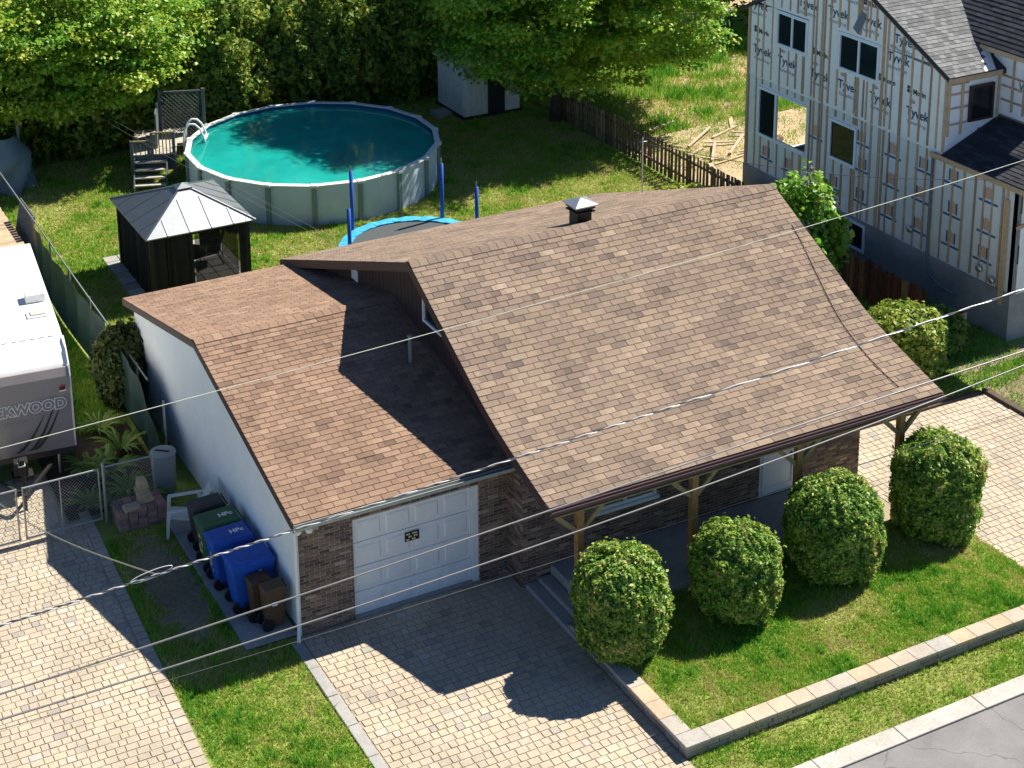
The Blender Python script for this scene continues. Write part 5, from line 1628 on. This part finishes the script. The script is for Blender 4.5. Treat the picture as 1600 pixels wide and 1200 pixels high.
# other shrubs
shrub('conifer_shrub', 'dark round conifer against the white garage wall', 'shrub', (-.28, 10.35, 0), .78, 2.05, 17000, m_dark_shrub, 5, power=2.3, size=.07, rough=.1)
shrub('privet_hedge', 'sunlit flat-topped hedge between the house and board fence', 'hedge', (17.05, 2.9, 0), 1.0, 1.62, 16000, m_privet, 6, power=4.0, size=.085, aspect=1.5, rough=.07, squash=1.0)
shrub('dark_hedge', 'shaded ragged shrub between the sunlit hedge and the gate post', 'shrub', (18.5, 3.3, 0), .6, 1.1, 6000, m_weed, 7, size=.1, rough=.2)
li = shrub('lilac_bush', 'loose lilac bush with pale flowers between roof and unfinished house', 'bush', (16.6, 6.5, 0), 1.0, 3.75, 11000, m_maple, 8, power=2.0, size=.13, aspect=1.3, rough=.3, depth=.5, tone=(.68, .22))
rng = np.random.default_rng(88)
P, N, b = shell_points(160, 1.02, 1.6, 2.0, rng, .3, .05, .1, 8)
P = P[(P[:, 1] < .5)]
for k in range(14):
    c = P[k] + np.array([16.6, 6.5, 2.2])
    Cc = c + rng.normal(size=(60, 3)) * np.array([.07, .07, .11])
    quads_mesh('flower_spike', leaf_quads(Cc, unit(rng.normal(size=(60, 3))), np.full(60, .05), 1.0, rng), np.full(60, .5), m_petal, li, tuple(c))
for k, (x_, y_, r_, h_) in enumerate(((18.6, 13.5, .55, .9), (19.0, 12.2, .6, .95), (18.4, 14.6, .4, .6))):
    shrub('garden_plant', ('leafy green plant nearest the antenna at the foot of the picket fence', 'leafy plant at the fence just above the roof ridge', 'small leafy plant farthest back at the foot of the picket fence')[k], 'plant', (x_, y_, 0), r_, h_, 1600, m_privet, 60 + k, size=.13, rough=.3, trunk=False, depth=.5)

# ferns and weeds beside the trailer
def fern(x, y, h, n, seed, label):
    r = random.Random(seed)
    t = thing('fern', label, 'fern', (x, y, 0), 'ferns beside the trailer')
    for k in range(n):
        a = 2 * PI * k / n + r.uniform(-.3, .3)
        L = h * r.uniform(.8, 1.2)
        vs, fs = [], []
        m_ = 7
        for i in range(m_ + 1):
            s = i / m_
            rr, zz = L * s * .85, L * (1.1 * s - .75 * s * s)
            w_ = .085 * L * math.sin(PI * min(1, s * .9 + .1)) * (1 if i % 2 else .55)
            c = (x + rr * math.cos(a), y + rr * math.sin(a), zz + .03)
            vs += [(c[0] - w_ * math.sin(a), c[1] + w_ * math.cos(a), c[2]), (c[0], c[1], c[2] + .02), (c[0] + w_ * math.sin(a), c[1] - w_ * math.cos(a), c[2])]
        for i in range(m_):
            fs += [[3 * i, 3 * i + 1, 3 * i + 4, 3 * i + 3], [3 * i + 1, 3 * i + 2, 3 * i + 5, 3 * i + 4]]
        MB().add(vs, fs, r.uniform(.1, .7)).build('frond', m_weed, t)
    return t
fl = ['fern clump under the trailer corner', 'fern clump touching the green screen', 'fern clump behind the short chain-link panel', 'low fern beside the gate stile', 'fern clump in front of the grey barrel', 'small fern between barrel and brick stack', 'fern at the back of the bed by the screen', 'fern spilling through the chain-link panel', 'tall fern in the middle of the bed']
for k, (x_, y_, h_) in enumerate(((-2.0, 7.6, .75), (-1.1, 8.2, .8), (-1.5, 6.4, .7), (-2.35, 6.2, .6), (-1.15, 5.95, .55), (-.95, 5.5, .4), (-1.3, 9.3, .7), (-1.95, 6.0, .6), (-1.6, 7.3, .85))):
    fern(x_, y_, h_, 22, 100 + k, fl[k])

# ---- broadleaf trees: trunk, limbs and a crown of leaf clumps
def maple(name, label, base, height, cc, rad, nclump, per, seed, leaf=.15, m=m_maple, tone=(.45, .22), clump=.75, trunk_r=.2, cut=None):
    rng = np.random.default_rng(seed)
    t = thing(name, label, 'tree', base, 'trees at the back of the yard')
    cc, rad = np.array(cc), np.array(rad)
    d = unit(rng.normal(size=(nclump * 2, 3)))
    lump = .72 + .55 * vnoise(np.arctan2(d[:, 1], d[:, 0]) * 2 + 9, d[:, 2] * 3 + 9, seed)
    K = cc + d * rad * (rng.random((len(d), 1)) ** .27) * lump[:, None]
    if cut is not None:
        K = K[cut(K)]
    K = K[:nclump]
    cs = clump * rng.uniform(.6, 1.3, len(K))
    idx = np.repeat(np.arange(len(K)), per)
    g = rng.normal(size=(len(idx), 3)) * np.array([1, 1, .5])
    g = unit(g) * (rng.random((len(idx), 1)) ** .5)
    C = K[idx] + g * cs[idx][:, None] * np.array([1.15, 1.15, .55])
    nr = unit(rng.normal(size=C.shape) * .5 + np.array([0, -.1, .8]) + g * .5)
    sz = leaf * rng.uniform(.6, 1.3, len(C))
    tn = rng.normal(tone[0], tone[1], len(C)) + (rng.normal(0, .12, len(K)))[idx]
    quads_mesh('crown', leaf_quads(C, nr, sz, 1.25, rng), tn, m, t, tuple(base))
    b = Vector(base)
    c = Vector(cc.tolist())
    MB().tube([b, b.lerp(c, .3) + Vector((.05, 0, .2)), b.lerp(c, .7), c], [trunk_r, trunk_r * .8, trunk_r * .55, trunk_r * .25], 10).build('trunk', m_bark, t, smooth=True)
    for k in range(12):
        q = Vector(K[(k * 37) % len(K)].tolist())
        s = b.lerp(c, .4 + .05 * k)
        MB().tube([s, s.lerp(q, .5) + Vector((0, 0, .25)), q], [trunk_r * .3, trunk_r * .17, .015], 6).build('limb', m_bark, t)
    return t
maple('maple_tree', 'broad green maple over the shed and picket fence', (19.3, 23.6, 0), 9, (20.2, 24.2, 6.0), (5.7, 4.9, 5.4), 980, 165, 201, leaf=.13, trunk_r=.24, cut=lambda K: K[:, 2] > 1.08 + .42 * np.maximum(0, 18.6 - K[:, 0]) + .9 * ((K[:, 0] > 18.4) & (K[:, 1] < 23.2)))
maple('maple_tree', 'bright yellow-green maple overhanging the upper left corner', (4.6, 30.0, 0), 9, (3.4, 28.2, 4.3), (4.6, 3.0, 3.0), 360, 200, 202, leaf=.12, tone=(.35, .22), cut=lambda K: K[:, 2] > 2.0 + .25 * np.maximum(0, K[:, 0] - 3.5))
maple('maple_tree', 'maple whose lowest yellow branches droop at the left picture edge', (-2.2, 30, 0), 8, (-.6, 27.4, 3.6), (2.4, 2.2, 1.8), 100, 170, 203, leaf=.12, tone=(.2, .2))
maple('shade_tree', 'dark tree behind the cedar hedge at the top of the picture', (10, 36, 0), 10, (10, 35, 5.5), (6, 3, 4.5), 300, 55, 204, leaf=.22, tone=(.7, .2))
maple('shade_tree', 'dark tree behind the hedge right of the maple, above the dirt yard', (27, 33, 0), 10, (27.5, 33, 4.5), (6, 3, 4.5), 300, 55, 205, leaf=.24, tone=(.8, .2))
maple('shade_tree', 'dark tree at the far right of the dirt yard beside the unfinished house', (34, 31, 0), 10, (34, 31, 4.0), (5, 3, 4), 220, 55, 206, leaf=.24, tone=(.85, .2))

# ---- cedar hedge: each cedar a tree of its own
cl_ = ['leftmost cedar at the picture edge behind the tarpaulin', 'cedar behind the steel pole', 'cedar just right of the steel pole', 'cedar behind the clothesline end', 'dark cedar left of the deck stairs',
       'cedar directly behind the deck railing', 'cedar behind the lattice screen', 'tall yellow-tipped cedar between lattice screen and pool', 'sunlit cedar leaning over the left end of the pool', 'cedar behind the left third of the pool', 'cedar left of the middle of the pool', 'cedar behind the middle of the pool', 'cedar right of the middle of the pool',
       'cedar behind the right third of the pool', 'dark cedar left of the shed', 'dark cedar behind the shed', 'cedar just right behind the shed', 'cedar behind the maple trunk', 'last cedar of the hedge near the dirt yard']
for k in range(19):
    x_ = -3.2 + k * 1.45 + rnd.uniform(-.2, .2)
    y_ = 29.4 + rnd.uniform(-.6, .5) - (1.0 if k in (8,) else 0)
    hh = 4.9 + rnd.uniform(-.5, .6) - (.3 if k in (8, 9) else 0)
    shrub('cedar_tree', cl_[k], 'tree', (x_, y_, 0), 1.35 + rnd.uniform(-.2, .35), hh, 14500, m_cedar, 300 + k, power=2.2, size=.12, aspect=1.9, rough=.32, depth=.35, group='cedars of the back hedge', tone=(.42, .25), upn=.15)

# ================================================================== GRASS
def blades(name, label, rects, density, h, w, seed, tone0=.5, patch=.35, excl=None, zf=None, dry=0.0):
    rng = np.random.default_rng(seed)
    X, Y = [], []
    for x0, x1, y0, y1 in rects:
        n = int((x1 - x0) * (y1 - y0) * density)
        X.append(rng.uniform(x0, x1, n))
        Y.append(rng.uniform(y0, y1, n))
    X, Y = np.concatenate(X), np.concatenate(Y)
    p1, p2 = vnoise(X * 1.15 + 50, Y * 1.15 + 50, seed), vnoise(X * 4.2 + 50, Y * 4.2 + 50, seed + 1)
    p3 = vnoise(X * 11 + 50, Y * 11 + 50, seed + 2)
    keep = rng.random(len(X)) < .45 + .75 * p1 + .3 * p2 - dry
    if excl is not None:
        keep &= ~excl(X, Y)
    X, Y, p1, p2, p3 = X[keep], Y[keep], p1[keep], p2[keep], p3[keep]
    n = len(X)
    Z = np.zeros(n) if zf is None else zf(X, Y)
    a = rng.uniform(0, 2 * PI, n)
    hh = h * rng.uniform(.5, 1.35, n) * (.75 + .5 * p1) * (1 + .9 * (p3 * p2 > .5))
    ww = w * rng.uniform(.6, 1.3, n)
    ln = rng.uniform(.2, .9, n) * hh
    la = rng.uniform(0, 2 * PI, n)
    b = np.stack([X, Y, Z], 1)
    o = np.stack([np.cos(a) * ww / 2, np.sin(a) * ww / 2, np.zeros(n)], 1)
    tip = b + np.stack([np.cos(la) * ln, np.sin(la) * ln, hh], 1)
    V = np.stack([b - o, b + o, tip + o * .3], 1)
    tn = tone0 + patch * (p1 - .5) * 1.1 + .55 * (p2 - .5) + .35 * (p3 - .5) + rng.normal(0, .16, n)
    ob = quads_mesh(name, V, tn, m_grass, None, (float(X.mean()), float(Y.mean()), 0), nv=3)
    return tag(ob, label, 'grass', kind='stuff')
blades('front_grass', 'mown green lawn with paler patches behind the retaining wall', [(4.73, 13.44, -5.84, -2.42)], 3400, .055, .02, 71, tone0=.36, patch=.7, zf=lambda x, y: lawn_z(x, y) + .006)
blades('verge_grass', 'patchy strip of grass between retaining wall and street kerb', [(4.5, 16, -7.12, -6.16)], 2600, .06, .022, 72, tone0=.36, patch=.6, dry=.25)
blades('side_grass', 'grass strip between the two paved drives', [(-2.6, -.28, -6, .04), (-2.55, -1.1, .04, 4.9)], 2400, .07, .022, 73, tone0=.38, patch=.7, dry=.2, excl=lambda x, y: (x < -2.56 + .033 * (y - 1)) | (np.hypot((x + 1.68) / .5, (y - 2.6) / 1.95) + .5 * (vnoise(x * 5 + 60, y * 5 + 60, 5) - .5) + .35 * (vnoise(x * 19 + 60, y * 19 + 60, 6) - .5) < .95))
def ex_back(x, y):
    return (np.hypot(x - PCX, y - PCY) < PR + .02) | ((x > 1.5) & (x < 5.0) & (y > 15) & (y < 19.3)) | ((x > 4) & (x < WR) & (y < 10.7)) | ((x < 4) & (y < 10.5) & (x > -.1))
blades('back_grass', 'sunny back lawn around the gazebo, pool and trampoline', [(-.4, 19.5, 11, 28)], 950, .075, .036, 74, tone0=.3, patch=.5, excl=ex_back)
blades('boundary_grass', 'rough grass strip between trailer and green screen', [(-2.2, -.6, 9.4, 20)], 900, .12, .03, 75, tone0=.6, patch=.4)
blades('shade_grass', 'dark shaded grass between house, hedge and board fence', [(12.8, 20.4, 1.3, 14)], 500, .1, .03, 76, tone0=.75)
blades('lot_weeds', 'tall weeds and grass on the edge of the dirt yard', [(19.75, 34, 20.5, 30)], 560, .2, .045, 77, tone0=.48, patch=.8, dry=.42)
blades('lot_grass', 'sparse grass tufts on the dirt yard', [(19.9, 32, 16, 22)], 420, .09, .03, 78, tone0=.3, dry=.62)
blades('corner_grass', 'tuft of bright grass at the corner of the neighbour drive', [(18.2, 21, -1.5, 2.0)], 700, .1, .03, 79, tone0=.5, dry=.35)
